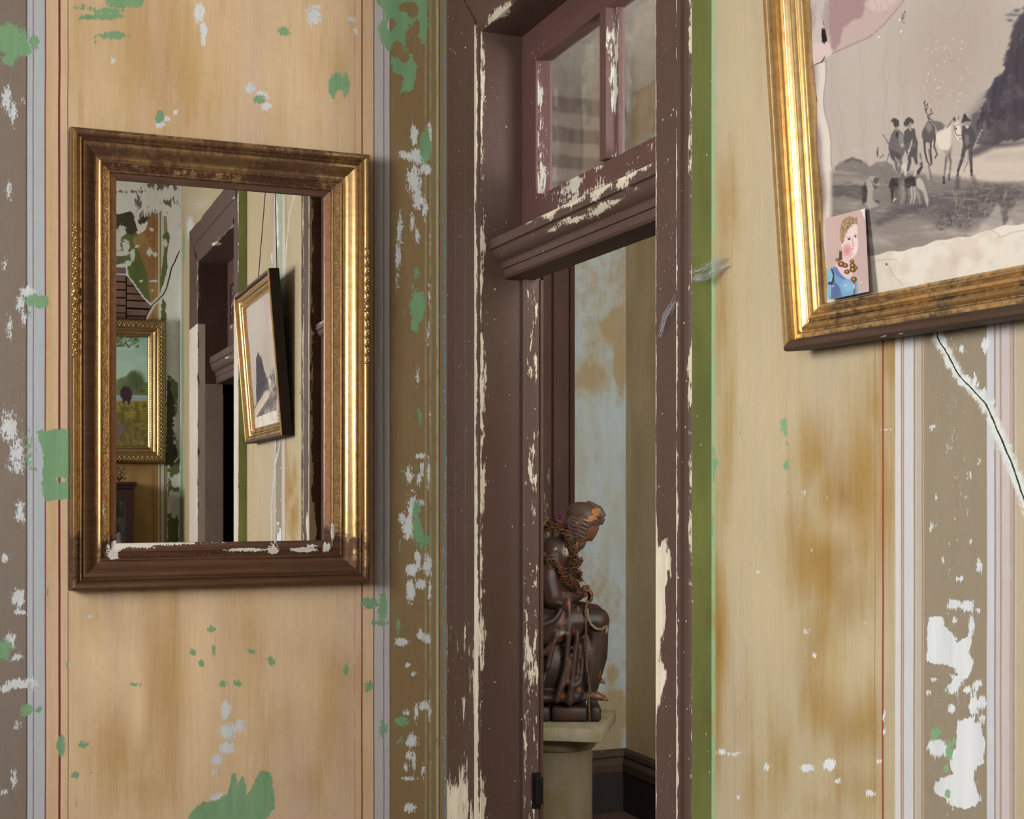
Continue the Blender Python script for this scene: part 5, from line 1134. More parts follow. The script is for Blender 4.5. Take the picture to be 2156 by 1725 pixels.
cv.poly(P((340, 1300), (370, 1230), (430, 1200), (450, 1290), (390, 1330), (350, 1400)), (96, 90, 90), 1.5); cv.line(P((390, 1150), (420, 1110), (440, 1250)), [4, 8, 4], (190, 182, 172), 2); cv.poly(P((580, 1200), (640, 1100), (670, 1060), (680, 1150), (620, 1250)), (60, 54, 56), 1.5); cv.line(P((560, 1260), (590, 1180), (640, 1120)), 3, (186, 178, 168), 1)
for x in (300, 340, 400, 450, 520, 560): cv.line(P((x, 1420), (x + 10, 1560), (x - 14, 1640)), [5, 3.6, 3], (78, 72, 72) if x % 40 else (166, 158, 150), 1.2, .9)
cv.poly(P((340, 1400), (400, 1380), (440, 1520), (420, 1650), (340, 1650)), (120, 110, 102), 3, .7); cv.line(P((300, 1580), (270, 1610)), 3, (190, 182, 172))
for i in range(300):
    R1 = random.Random(900 + i); x, y = 1760 + 400 * R1.random(), 385 + 150 * R1.random(); cv.line([(x, y), (x + 26 * R1.random(), y - 2.5)], 1.0, (96, 88, 88) if i % 3 else (172, 162, 152), .7, .38)
tone(.5 * (gra - .5 > .12) * (Y > 360) * .35, (150, 142, 136))
# specks of lost surface
for i in range(70):
    R1 = random.Random(700 + i); x, y = 1945 + 105 * R1.random(), 75 + 175 * R1.random(); cv.ell(x, y, .8 + 2.2 * R1.random() ** 3, .7 + .8 * R1.random(), (206, 198, 190), R1.random() * 3, .6, .75)
for x, y in ((1900, 34), (1893, 42), (1850, 77), (1897, 66)): cv.ell(x, y, 1.8, 2.2, (220, 212, 204), 0, .5)
for i in range(24):
    R1 = random.Random(60 + i); cv.ell(1898 + 8 * R1.random(), 22 + 28 * R1.random(), .9, .9, (70, 60, 58), 0, .4)
# lower margin, torn and stained
tone(.25 * sm(.5, .8, cv.nz(30, 8, 13)) * (Y > 300), (190, 180, 168))
mg = lambda x: 541 - (x - 1827) * .2228 + 2.5 * np.sin(x * .05) + 1.5 * np.sin(x * .13)
below = Y - mg(X)
tone(sm(0, 1.5, below), (206, 198, 186)); tone(.45 * sm(0, 2, below) * sm(.48, .62, n1), (188, 174, 158)); tone(.35 * sm(0, 2, below) * sm(.5, .7, n2), (190, 178, 168))
for pts in (((1828, 560), (1845, 548), (1885, 545)), ((1900, 600), (1882, 580), (1870, 560)), ((2080, 480), (2100, 492), (2104, 500), (2128, 490), (2156, 484))): cv.line(list(pts), 1.6, (150, 132, 118), 1.4, .6)
for x in (1875, 1905, 2010, 2060): cv.ell(x, 575 - (x - 1830) * .15, 9, 16, (182, 166, 148), .3, 7, .5)
cv.ell(1866, 556, 2.0, 2.4, (60, 50, 44))
# darker rim next to the frame rebate
SU0, SV0 = .070, .068
us = np.concatenate([np.arange(SU0, .47, .00095), np.linspace(.47, PW - SU0, 110)]); vs_ = np.concatenate([np.arange(SV0, .50, .00105), np.linspace(.50, PH - SV0, 90)])
U, Vv = np.meshgrid(us, vs_, indexing='ij')
zl = .0062 + .0012 * np.sin(U * 31) * np.sin(Vv * 23) + .002 * np.exp(-((U - .075) / .012) ** 2) * np.sin(Vv * 40)
VV = np.stack([U, Vv, zl], -1).reshape(-1, 3)
i = np.arange(len(us) - 1)[:, None] * len(vs_) + np.arange(len(vs_) - 1)[None]
QQ = np.stack([i, i + len(vs_), i + len(vs_) + 1, i + 1], -1).reshape(-1, 4)
Pn = np.array(Pm); wp = VV @ Pn[:3, :3].T + Pn[:3, 3]
px, py, _ = seen(wp[:, 0], wp[:, 1], wp[:, 2])
mesh_obj('print_sheet', VV, QQ, M_PRINT, pic, col=cv.sample(px, py), smooth=True)

# ------------------------------------------------------------------ card with a figurine's portrait, stuck in the frame's corner
def plane_hit(px, py, hgt):
    dx, dy = ray(px); d = Vector((dx, dy, (HOR - py) / F)); o = Vector((CX, CY, CH))
    k = (O + n_ * hgt - o).dot(n_) / d.dot(n_); p = o + d * k - O
    return np.array((p.dot(a2), p.dot(b2_), hgt))
c00, c10, c11, c01 = plane_hit(1743, 632, .021), plane_hit(1829.5, 614, .027), plane_hit(1821, 438.5, .015), plane_hit(1736, 461, .012)
cc = Canvas(0, 0, 1150, 1725, 2.0, (190, 164, 158))
K = cc
K.put(K.X * 0 - 9, (186, 160, 154)); tt = sm(100, 900, K.X + .2 * K.Y); K.I[:] = K.I * (1 - .35 * tt[..., None]) + np.array((170, 148, 148)) * .35 * tt[..., None]
K.poly([(130, 1030), (230, 1080), (240, 1110), (180, 1140)], (190, 160, 110), 20, .6)
FL = (214, 192, 190)
K.poly([(410, 830), (600, 830), (600, 1000), (620, 1200), (560, 1300), (420, 1230), (300, 1080), (400, 980)], (205, 180, 178), 5)
K.ell(560, 640, 150, 290, FL, -.12, 5); K.poly([(520, 250), (690, 300), (700, 500), (690, 700), (655, 860), (600, 910), (540, 930), (470, 880), (430, 760), (430, 640)], FL, 6)
K.ell(520, 800, 70, 100, (190, 112, 112), 0, 40, .75); K.ell(650, 780, 30, 60, (220, 200, 204), 0, 15, .7)
K.poly([(395, 480), (420, 330), (470, 250), (560, 205), (640, 225), (700, 300), (705, 360), (660, 340), (600, 350), (540, 420), (500, 480), (480, 560), (470, 640), (425, 700), (400, 600)], (150, 122, 96), 6)
for i in range(150):
    R1 = random.Random(i); a = R1.random(); x = 410 + 280 * a; y = 230 + 400 * R1.random() * (1 - a) + 60 * R1.random(); K.ell(x, y, 12, 9, (176, 150, 122) if i % 2 else (110, 84, 66), R1.random() * 3, 4, .7)
K.ell(555, 603, 26, 18, (70, 56, 66), -.2, 5); K.ell(664, 555, 18, 20, (70, 56, 66), -.2, 5); K.line([(500, 580), (550, 560), (590, 575)], 7, (110, 84, 84), 3, .7); K.line([(640, 530), (665, 510), (690, 515)], 6, (120, 92, 92), 3, .7)
K.line([(608, 570), (618, 650), (632, 720), (612, 735)], [8, 10, 12, 8], (130, 92, 84), 5, .7); K.line([(596, 775), (630, 772)], 12, (170, 60, 66), 3); K.line([(570, 915), (610, 880), (640, 850)], 8, (150, 116, 116), 5, .5)
K.poly([(385, 800), (430, 820), (440, 960), (380, 980)], (80, 60, 48), 4)
BL = (104, 148, 184)
K.poly([(180, 1150), (260, 1090), (330, 1080), (420, 1220), (520, 1300), (640, 1300), (700, 1340), (715, 1540), (560, 1590), (235, 1640), (190, 1640)], BL, 4)
K.poly([(180, 1150), (235, 1120), (280, 1180), (270, 1330), (200, 1350)], (118, 172, 196), 5); K.poly([(190, 1390), (250, 1400), (240, 1640), (190, 1640)], (110, 168, 196), 4)
K.poly([(235, 1110), (270, 1120), (300, 1200), (300, 1330), (260, 1400), (190, 1385), (195, 1350), (255, 1340), (275, 1230)], (52, 52, 70), 3)
K.poly([(300, 1330), (400, 1450), (430, 1600), (235, 1640), (250, 1430)], (78, 88, 132), 12, .8); K.poly([(270, 1090), (340, 1090), (400, 1190), (490, 1290), (470, 1310), (330, 1230)], (92, 100, 160), 8, .8)
K.ell(540, 1420, 110, 90, (140, 182, 206), 0, 50, .6)
for (x, y, r) in ((355, 960, 34), (420, 1035, 60), (490, 1060, 48), (605, 990, 40), (615, 1060, 52), (620, 1130, 58), (520, 1170, 48), (670, 1100, 34), (640, 1300, 52)): K.ell(x, y, r, r * .85, (92, 62, 42), 0, 6); K.ell(x - 6, y - 4, r * .35, r * .35, (206, 150, 62), 0, 6)
K.line([(640, 1340), (650, 1430), (645, 1560)], [40, 34, 26], (104, 72, 60), 6); K.ell(640, 1420, 16, 50, (214, 176, 168), 0, 6)
for (x, y) in ((280, 1420), (492, 1400), (762, 1352)): K.ell(x, y, 12, 12, (214, 220, 226), 0, 4)
K.poly([(750, 90), (826, 70), (830, 260), (790, 190)], (214, 212, 214), 6, .9, 14, 40)
nu_, nv_ = 110, 210
S_, T_ = np.meshgrid(np.linspace(0, 1, nu_ + 1), np.linspace(0, 1, nv_ + 1), indexing='ij'); S1, T1 = S_[..., None], T_[..., None]
VV = (c00 * (1 - S1) + c10 * S1) * (1 - T1) + (c01 * (1 - S1) + c11 * S1) * T1; VV = VV.reshape(-1, 3)
i = np.arange(nu_)[:, None] * (nv_ + 1) + np.arange(nv_)[None]; QQ = np.stack([i, i + nv_ + 1, i + nv_ + 2, i + 1], -1).reshape(-1, 4)
wp = VV @ Pn[:3, :3].T + Pn[:3, 3]; px, py, _ = seen(wp[:, 0], wp[:, 1], wp[:, 2])
nf = len(VV); VB = VV - np.array((0, 0, .0006))
rim = [j for j in range(nv_ + 1)] ; cl = K.sample((px - 1720) * 8.214, (py - 430) * 8.214)
loop = [a_i * (nv_ + 1) for a_i in range(nu_ + 1)] + [nu_ * (nv_ + 1) + j for j in range(1, nv_ + 1)] + [a_i * (nv_ + 1) + nv_ for a_i in range(nu_ - 1, -1, -1)] + [j for j in range(nv_ - 1, 0, -1)]
side = np.array([(loop[k], loop[(k + 1) % len(loop)], loop[(k + 1) % len(loop)] + nf, loop[k] + nf) for k in range(len(loop))])
base = Pm @ Vector(c00); Cm = Pm.copy(); Cm.translation = base
card = mesh_obj('portrait_card', np.concatenate([VV, VB]) - c00, np.concatenate([QQ, side, QQ[:, ::-1] + nf]), M_CARD, col=np.concatenate([cl, cl * 0 + .6]))
card.matrix_world = Cm; card['label'] = 'small pink-backed portrait card of a figurine in blue, tucked in the picture frame corner'; card['category'] = 'card'
# ------------------------------------------------------------------ the painting of cattle on the rear wall
xR, zT = mir_y(350, 672, -ROOM_L + .07); _, zB = mir_y(350, 974, -ROOM_L + .07)
CW, CHt = 1.32, zT - zB
Om = basis((xR, -ROOM_L + .003, zB), (-1, 0, 0), (0, 0, 1), (0, 1, 0))
cow = thing('cattle_painting', 'oil painting of dark cattle by a river in an ornate carved gilt frame', 'painting', mat=Om)
prof = [(0, 0, 1, .4), (0, .03, 1, .3), (.004, .045, 0, 0), (.015, .058, 0, .1), (.04, .066, 0, .1), (.06, .060, 0, .1), (.070, .052, 0, 0), (.074, .056, 0, -.2), (.081, .056, 0, -.2), (.085, .048, 0, 0), (.092, .040, 0, 0), (.098, .038, 0, .1), (.108, .038, 0, .1), (.112, .032, 0, 0), (.128, .024, 0, 0), (.134, .016, 0, 0), (.134, .008, 0, 0)]
rails(CW, CHt, prof, [M_ORN2, M_BLACKWOOD], cow, 10)
def leafrow(L, fn, name, pitch=.034):
    m = MB(); n = int(L / pitch); R_ = random.Random(9)
    for i in range(n):
        t = (i + .5) / n
        (x, y), ang = fn(t)
        for k, (du, dv, rx, ry) in enumerate(((0, .012, .008, .017), (-.010, -.004, .007, .014), (.010, -.004, .007, .014), (0, -.014, .006, .008))):
            sx = 1 if k != 1 else -1
            c, s = math.cos(ang), math.sin(ang)
            px_, py_ = x + du * c - dv * s, y + du * s + dv * c
            m.ball((px_, py_, .064), (rx, ry, .009), Matrix.Rotation(ang + (0 if k in (0, 3) else sx * .7), 4, 'Z'), 6, 5, .15 * R_.random())
    m.build(name, M_ORN2, cow, True, attr='wear_tone')
leafrow(CHt, lambda t: ((.036, .02 + (CHt - .04) * t), PI / 2 * 0), 'carved_leaves')
leafrow(CW, lambda t: ((.02 + (CW - .04) * t, CHt - .036), PI), 'carved_leaves')
leafrow(CW, lambda t: ((.02 + (CW - .04) * t, .036), 0), 'carved_leaves')
leafrow(CHt, lambda t: ((CW - .036, .02 + (CHt - .04) * t), 0), 'carved_leaves')
m = MB()
for L, fn in ((CHt - .2, lambda t: (.121, .1 + (CHt - .2) * t)), (CHt - .2, lambda t: (CW - .121, .1 + (CHt - .2) * t)), (CW - .2, lambda t: (.1 + (CW - .2) * t, CHt - .121)), (CW - .2, lambda t: (.1 + (CW - .2) * t, .121))):
    n = int(L / .013)
    for i in range(n):
        x, y = fn((i + .5) / n); m.ball((x, y, .030), (.0055, .0055, .006), None, 5, 4)
m.build('beading', M_ORN2, cow, True, attr='wear_tone')
cp = Canvas(-40, 690, 330, 965, .5, (150, 190, 180)); X, Y = cp.X, cp.Y
def ctone(a, col): cp.I[:] = cp.I * (1 - a[..., None]) + np.array(col, np.float32) * a[..., None]
ctone(sm(700, 800, Y) * .7, (176, 206, 192)); ctone(.4 * sm(.45, .7, cp.nz(60, 16, 3)), (196, 210, 196))
tn = cp.nz(12, 12, 5, 5)
tr_top = 800 + 8 * np.sin(X * .09) + 16 * (tn - .5) - 24 * np.exp(-((X - 285) / 16) ** 2) - 14 * np.exp(-((X - 200) / 30) ** 2)
ctone(sm(-3, 3, Y - tr_top) * .95, (98, 112, 82)); ctone(sm(0, 4, Y - tr_top) * .6 * sm(.5, .7, cp.nz(7, 7, 9, 4)), (132, 140, 104))
cp.ell(286, 800, 17, 20, (78, 92, 64), 0, 6, .85); cp.ell(268, 820, 14, 14, (84, 96, 66), 0, 6, .7); cp.ell(300, 825, 12, 12, (92, 104, 72), 0, 5, .7); cp.line([(286, 800), (286, 828)], 1.5, (60, 56, 44))
cp.ell(297, 822, 7, 5, (62, 74, 48), 0, 2, .7)
ctone(sm(816, 832, Y) * .6, (124, 126, 78)); cp.poly([(-60, 829), (320, 830), (320, 842), (-60, 841)], (150, 178, 188), 1.2); cp.line([(-60, 836), (320, 837)], 1.4, (108, 138, 156), 1)
ctone(sm(839, 844, Y), (142, 130, 62)); ctone(sm(845, 905, Y) * .75, (104, 92, 52)); ctone(sm(842, 846, Y) * .6 * sm(.45, .62, cp.nz(5, 14, 12, 4)), (78, 76, 40)); ctone(sm(848, 852, Y) * .5 * sm(.55, .7, cp.nz(26, 8, 14, 3)), (158, 148, 70)); ctone(sm(880, 930, Y) * .5 * sm(.45, .6, cp.nz(4, 12, 15, 4)), (140, 124, 80))
for cx in (265, 120):
    cp.poly([(cx - 12, 820), (cx - 6, 811), (cx + 4, 812), (cx + 12, 822), (cx + 12, 834), (cx + 8, 842), (cx + 7, 850), (cx + 3, 850), (cx + 2, 842), (cx - 2, 841), (cx - 4, 847), (cx - 8, 846), (cx - 8, 838), (cx - 13, 832)], (56, 40, 52), .7)
    cp.line([(cx - 3, 814), (cx + 8, 822)], 2, (92, 72, 84), 1, .5); cp.line([(cx - 4, 826), (cx + 6, 824)], 1.4, (96, 78, 88), 1, .4)
cp.poly([(236, 895), (246, 890), (262, 894), (262, 906), (250, 922), (236, 926)], (112, 98, 98), 1.5)
cp.line([(180, 730), (240, 726), (255, 726), (266, 716), (276, 712)], [5, 3.6, 2.6, 1.8, 1], (66, 52, 44), .6)
for i in range(120):
    R1 = random.Random(i); x, y = 180 + 112 * R1.random() ** .7, 706 + 24 * R1.random() ** 1.5; cp.ell(x, y, 2.6, 1.8, (86, 100, 60), R1.random() * 3, .6, .85)
us = np.linspace(.126, CW - .126, 170); vs_ = np.linspace(.126, CHt - .126, 230); U, Vv = np.meshgrid(us, vs_, indexing='ij')
VV = np.stack([U, Vv, U * 0 + .010], -1).reshape(-1, 3)
i = np.arange(169)[:, None] * 230 + np.arange(229)[None]; QQ = np.stack([i, i + 230, i + 231, i + 1], -1).reshape(-1, 4)
Pn2 = np.array(Om); wp = VV @ Pn2[:3, :3].T + Pn2[:3, 3]; px, py, _ = seen_m(wp[:, 0], wp[:, 1], wp[:, 2])
mesh_obj('canvas', VV, QQ, M_CANVAS, cow, col=cp.sample(px, py), smooth=True)

# ---- dark glazed cabinet below it
xc, zc_ = mir_y(281, 1012, -5.93); xl = xc - .86; D0, D1 = -ROOM_L + .004, -5.93
cab = thing('glazed_cabinet', 'dark wooden cabinet with a glazed door under the cattle painting', 'cabinet', ((xc + xl) / 2, (D0 + D1) / 2, 0))
co_ = ((xc + xl) / 2, (D0 + D1) / 2, 0)
m = MB(co_); m.box(xl, xl + .03, D0, D1, .10, zc_ - .05); m.box(xc - .03, xc, D0, D1, .10, zc_ - .05); m.box(xl, xc, D0, D0 + .015, .10, zc_ - .05); m.box(xl, xc, D0, D1, .10, .14); m.box(xl, xc, D0, D1, zc_ - .09, zc_ - .05); m.box(xl, xc, D0, D1, .62, .66); m.build('body', M_CABINET, cab)
m = MB(co_); m.box(xl - .012, xc + .012, D0, D1 + .015, zc_ - .05, zc_ - .025, .005); m.box(xl - .022, xc + .022, D0, D1 + .025, zc_ - .025, zc_, .006); m.build('cornice', M_CABINET, cab)
m = MB(co_); m.box(xl + .03, xc - .03, D0 + .02, D1 - .03, 1.05, 1.07); m.build('shelf', M_CABINET, cab)
for lx in (xl + .02, xc - .06):
    for ly in (D0 + .02, D1 - .06):
        m = MB(co_); m.box(lx, lx + .04, ly, ly + .04, .001, .10); m.build('leg', M_CABINET, cab)
xm = (xl + xc) / 2
for (a, b_, kn) in ((xl + .004, xm - .002, -1), (xm + .002, xc - .004, 1)):
    m = MB(co_); z0d, z1d = .67, zc_ - .055
    for bx in ((a, a + .06, z0d, z1d), (b_ - .06, b_, z0d, z1d), (a + .06, b_ - .06, z0d, z0d + .07), (a + .06, b_ - .06, z1d - .07, z1d)): m.box(bx[0], bx[1], D1 + .0005, D1 + .022, bx[2], bx[3], .003)
    dr = m.build('door', M_CABINET, cab)
    m = MB(co_); m.box(a + .056, b_ - .056, D1 + .008, D1 + .011, z0d + .066, z1d - .066); m.build('pane', M_GLASS, dr)
    m = MB(co_); m.box(a, b_, D1 + .0005, D1 + .02, .15, .64, .004); d3 = m.build('lower_door', M_CABINET, cab)
    kx = b_ - .03 if kn > 0 else a + .03
    m = MB(co_); m.ball((kx, D1 + .030, (z0d + z1d) / 2), (.010, .010, .010), None, 12, 8); m.tube([(kx, D1 + .02, (z0d + z1d) / 2), (kx, D1 + .028, (z0d + z1d) / 2)], .006, 8); m.build('knob', M_IRON, dr, True, attr=None)
# white china figure dimly seen behind the pane
tx, tz = mir_y(257, 1122, -6.05)
chn = thing('china_ornament', 'small white china ornament standing inside the dark glazed cabinet', 'ornament', (tx - .02, -6.08, 1.0705))
m = MB(); m.lathe([(0, 0), (.035, 0), (.038, .01), (.02, .02), (.016, .05), (.034, .08), (.036, .11), (.02, .14), (.014, .15), (.02, .17), (.016, .19), (0, .195)], (0, 0, 0), 20); m.build('china_body', M_WHITEWOOD, chn, True, attr=None)
# dried sprig on the cabinet
sx, sz = mir_y(250, 1006, -6.08)
spr = thing('dried_sprig', 'dried twisted dark sprig lying on top of the glazed cabinet', 'sprig', (sx, -6.08, zc_ + .001))
m = MB(); R_ = random.Random(4)
for k in range(7):
    an = R_.uniform(0, 2 * PI); p = Vector((0, 0, .004)); pts = [p]
    for s in range(6): p = p + Vector((math.cos(an) * .012, math.sin(an) * .006, .016 + R_.uniform(-.006, .008))); an += R_.uniform(-.8, .8); pts.append(p)
    m.tube(pts, [.004, .0036, .003, .0026, .002, .0016, .001], 6)
m.build('twigs', M_BEAD, spr, True, attr=None)
m = MB()
for k in range(40):
    p = Vector((R_.uniform(-.05, .05), R_.uniform(-.02, .02), R_.uniform(.02, .11))); m.ball(p, (.009, .004, .003), Matrix.Rotation(R_.uniform(0, 3), 4, 'Y'), 6, 4)
m.build('leaves', M_CABINET, spr, True, attr=None)

# ------------------------------------------------------------------ corridor: pedestal and seated figure
DEP = 5.2; S_ = DEP / F
dx, dy = ray(1180); FX, FY = CX + DEP * dx, CY + DEP * dy
RZ = -math.atan2(SN, CS)
zcap = CH - (1511 - HOR) * S_
def flat(X_): return (X_ - 1180) * S_
pedestal = thing('stone_pedestal', 'round lichen-stained stone pedestal with a square slab top in the corridor', 'pedestal', mat=Matrix.Translation((FX, FY, 0)) @ Matrix.Rotation(RZ, 4, 'Z'))
tmp = MB(); hw = 123 * S_; tmp.box(-hw, hw, -hw, hw, 0, .050, .006)
rot = Matrix.Rotation(-.19, 4, 'Z'); cxp = flat(1160)
vv = [tuple(rot @ Vector(v) + Vector((cxp, 0, zcap - .050))) for v in tmp.v]
cap = MB(); cap.add(vv, tmp.f); o = cap.build('slab_top', M_STONE, pedestal, 40, attr=None)
m = MB(); hz = zcap - .0505
m.lathe([(.002, hz), (.165, hz), (.165, hz - .022), (.160, hz - .04), (.150, hz - .052), (.147, hz - .056), (.138, hz - .06), (.137, .18), (.150, .165), (.156, .12), (.170, .10), (.170, .0), (.002, 0)], (flat(1172), 0, 0), 48); m.build('shaft', M_STONE2, pedestal, 35, attr=None)

FM = Matrix.Translation((FX, FY, zcap + .0008)) @ Matrix.Rotation(RZ, 4, 'Z')
fig = thing('seated_figure', 'painted wooden statue of a seated, bowed, bearded man in a brown robe', 'statue', mat=FM)
def P3(x, y, w=0): return Vector(((x - 1180) * S_, w * S_, (1512 - y) * S_))
def fused(name, mat, items, voxel, parent, attrs=None, smooth_it=6, disp=0):
    """items: ('b', centre, radii, tilt) and ('t', pts, radii); melted into one skin"""
    m = MB()
    for it in items:
        if it[0] == 'b':
            (x, y, w), (rx, rz, rw) = it[1], it[2]; ang = it[3] if len(it) > 3 else 0
            m.ball(P3(x, y, w), (rx * S_, rw * S_, rz * S_), Matrix.Rotation(ang, 4, 'Y'), 20, 14)
        else:
            pts = [P3(*p) for p in it[1]]; r = it[2]; r = [r] * len(pts) if np.isscalar(r) else list(np.interp(np.linspace(0, 1, len(pts)), np.linspace(0, 1, len(r)), r))
            # densify and cap with balls so that every limb is closed and round
            P_, R_ = [], []
            for i in range(len(pts) - 1):
                for k in range(4): P_.append(pts[i].lerp(pts[i + 1], k / 4)); R_.append((r[i] + (r[i + 1] - r[i]) * k / 4) * S_)
            P_.append(pts[-1]); R_.append(r[-1] * S_)
            m.tube(P_, R_, 12)
            for p, q in ((P_[0], R_[0]), (P_[-1], R_[-1])): m.ball(p, (q, q, q), None, 12, 8)
    o = m.build(name, mat, parent, True, attr=None)
    md = o.modifiers.new('r', 'REMESH'); md.mode = 'VOXEL'; md.voxel_size = voxel * S_; md.use_smooth_shade = True
    ms = o.modifiers.new('s', 'SMOOTH'); ms.factor = .5; ms.iterations = smooth_it
    dg = bpy.context.evaluated_depsgraph_get(); me = bpy.data.meshes.new_from_object(o.evaluated_get(dg)); o.modifiers.clear(); old = o.data; o.data = me; bpy.data.meshes.remove(old)
    if not me.materials: me.materials.append(mat)
    if attrs:
        co = np.empty(len(me.vertices) * 3, np.float32); me.vertices.foreach_get('co', co); co = co.reshape(-1, 3)
        X_, Y_ = co[:, 0] / S_ + 1180, 1512 - co[:, 2] / S_
        for k, bl in attrs.items():
            a = me.attributes.new(k, 'FLOAT', 'POINT'); a.data.foreach_set('value', field(X_, Y_, bl).astype(np.float32))
    return o
folds = [('t', [(1196, 1268, -60), (1194, 1330, -66), (1188, 1400, -66), (1170, 1465, -70)], [6, 7, 7, 8]), ('t', [(1214, 1275, -52), (1212, 1340, -60), (1203, 1410, -62), (1196, 1470, -64)], [5, 6, 7, 9]),
    ('t', [(1128, 1270, -62), (1138, 1312, -74), (1165, 1300, -70), (1190, 1262, -60)], [5, 6, 6, 4]), ('t', [(1118, 1330, -66), (1140, 1372, -72), (1175, 1330, -68), (1198, 1290, -60)], [5, 7, 6, 4]), ('t', [(1168, 1330, -70), (1150, 1400, -74), (1128, 1462, -76)], [6, 7, 8]),
    ('t', [(1228, 1345, -48), (1222, 1400, -54), (1214, 1460, -58)], [5, 6, 8]), ('t', [(1246, 1330, -46), (1246, 1390, -46), (1236, 1450, -46)], [5, 5, 6]), ('t', [(1100, 1300, -66), (1105, 1400, -78), (1100, 1466, -80)], [6, 8, 8]), ('t', [(1185, 1425, -66), (1205, 1440, -66), (1222, 1425, -58)], [4, 5, 4]),
    ('t', [(1140, 1222, -66), (1150, 1262, -74), (1180, 1268, -72)], [4, 5, 4])]
fused('robe', M_FIG, [('b', (1140, 1240, 4), (62, 100, 58), .12), ('b', (1138, 1180, 0), (46, 48, 56), .3), ('b', (1165, 1168, -34), (36, 38, 28)), ('b', (1178, 1172, 38), (30, 34, 26)), ('t', [(1160, 1175, -40), (1152, 1215, -50), (1160, 1252, -54)], [30, 30, 27]),
    ('t', [(1165, 1256, -54), (1192, 1254, -46), (1216, 1250, -32)], [24, 19, 14]), ('t', [(1190, 1180, 36), (1202, 1235, 38), (1216, 1250, 0)], [24, 18, 12]), ('t', [(1135, 1320, -24), (1200, 1306, -32), (1254, 1304, -30)], [52, 38, 25]), ('t', [(1135, 1320, 26), (1200, 1300, 30), (1250, 1300, 30)], [50, 36, 25]),
    ('b', (1255, 1306, -30), (27, 28, 25)), ('t', [(1256, 1318, -28), (1255, 1380, -24), (1236, 1445, -26)], [24, 23, 22]), ('t', [(1262, 1320, 0), (1260, 1380, 0), (1246, 1420, 0)], [20, 19, 14]), ('b', (1225, 1380, -10), (40, 70, 46)), ('t', [(1252, 1318, 30), (1246, 1380, 28), (1236, 1440, 26)], [22, 24, 24]), ('b', (1150, 1400, 0), (72, 78, 62)), ('b', (1190, 1410, -4), (56, 72, 58)), ('b', (1140, 1462, 0), (84, 20, 74)), ('b', (1196, 1462, -4), (50, 20, 66)),
    ('t', [(1185, 1150, -10), (1202, 1128, -4)], [26, 20])] + folds, 3.2, fig,
    dict(worn=[(1180, 1300, 7, 16, .8), (1176, 1338, 9, 8, .9), (1196, 1262, 5, 20, .8), (1184, 1245, 7, 7, .6), (1205, 1330, 4, 40, .7), (1192, 1400, 6, 36, .8), (1186, 1430, 5, 20, .75), (1262, 1420, 7, 16, .65), (1178, 1455, 7, 10, .75), (1160, 1210, 9, 9, .75), (1212, 1420, 12, 6, .7), (1215, 1445, 6, 6, .8), (1140, 1412, 5, 14, .6), (1150, 1345, 20, 8, .4), (1245, 1370, 8, 30, .4), (1130, 1380, 30, 20, .4)],
         gesso=[(1190, 1158, 5, 9, .9), (1184, 1328, 6, 3, 1.0), (1168, 1155, 2, 2, .9), (1276, 1324, 3, 5, .8), (1245, 1470, 12, 14, .7)]))
fused('head', M_FLESH, [('b', (1232, 1108, 0), (29, 32, 24), .5), ('b', (1236, 1120, 0), (20, 22, 19), .7), ('t', [(1258, 1113, 0), (1252, 1126, 0), (1244, 1137, 0)], [4, 4.6, 5]), ('b', (1238, 1134, 0), (4, 4, 7)), ('t', [(1252, 1110, -13), (1244, 1113, -17)], [3, 2.6]), ('b', (1244, 1119, -14), (5, 3.6, 3.4), .5), ('b', (1244, 1119, 14), (5, 3.6, 3.4), .5),
    ('b', (1232, 1139, 0), (5, 3, 7), .6), ('b', (1229, 1144, 0), (5, 3.2, 6), .6), ('t', [(1205, 1150, 0), (1215, 1125, 0)], [18, 17]), ('b', (1222, 1130, -12), (13, 14, 8), .6), ('b', (1222, 1130, 12), (13, 14, 8), .6)], 1.4, fig, None, 3)
strands = []
for k in range(6):
    y0 = 1088 + k * 8; w = -25 + (0 if k < 3 else (k - 2) * 2)
    strands.append(('t', [(1264 - k * 5, y0 + 3, w * .62), (1252 - k * 4, y0 - 3, w * .9), (1240 - k * 3, y0 + 5, w), (1226 - k * 2, y0 - 2, w - 3), (1212, y0 + 6, w - 3), (1200, y0 + 1, w - 1), (1190, y0 + 12, w + 2), (1182, y0 + 24, w + 6)], [2.6, 3.4, 3.6, 3.8, 3.8, 3.6, 3.4, 3]))
fused('hair', M_HAIR, [('b', (1229, 1089, 0), (39, 30, 29), .35), ('b', (1212, 1100, 0), (24, 24, 26)), ('b', (1198, 1118, 0), (20, 26, 25), .3), ('t', [(1240, 1062, 0), (1262, 1074, 0), (1270, 1090, 0), (1266, 1102, 0)], [6, 7, 7, 5])] + strands, 1.5, fig,
    dict(worn=[(1254, 1080, 9, 9, 1.0), (1246, 1092, 14, 6, .9), (1262, 1092, 5, 7, .5), (1240, 1096, 16, 4, .8), (1212, 1102, 16, 4, .6), (1230, 1104, 14, 4, .55)]), 1)
bl = [('b', (1221, 1146, 0), (12, 15, 14), .5), ('b', (1214, 1156, 0), (9, 11, 10), .3)] + [('t', [(1226 - k * 2, 1138 + k * 2, (k - 3) * 4), (1220 - k * 1.5, 1150, (k - 3) * 4), (1214 - k * .6, 1160, (k - 3) * 3)], [3, 3, 2]) for k in range(7)]
fused('beard', M_HAIR, bl, 1.4, fig, dict(worn=[(1226, 1140, 3, 3, .6)]), 2)
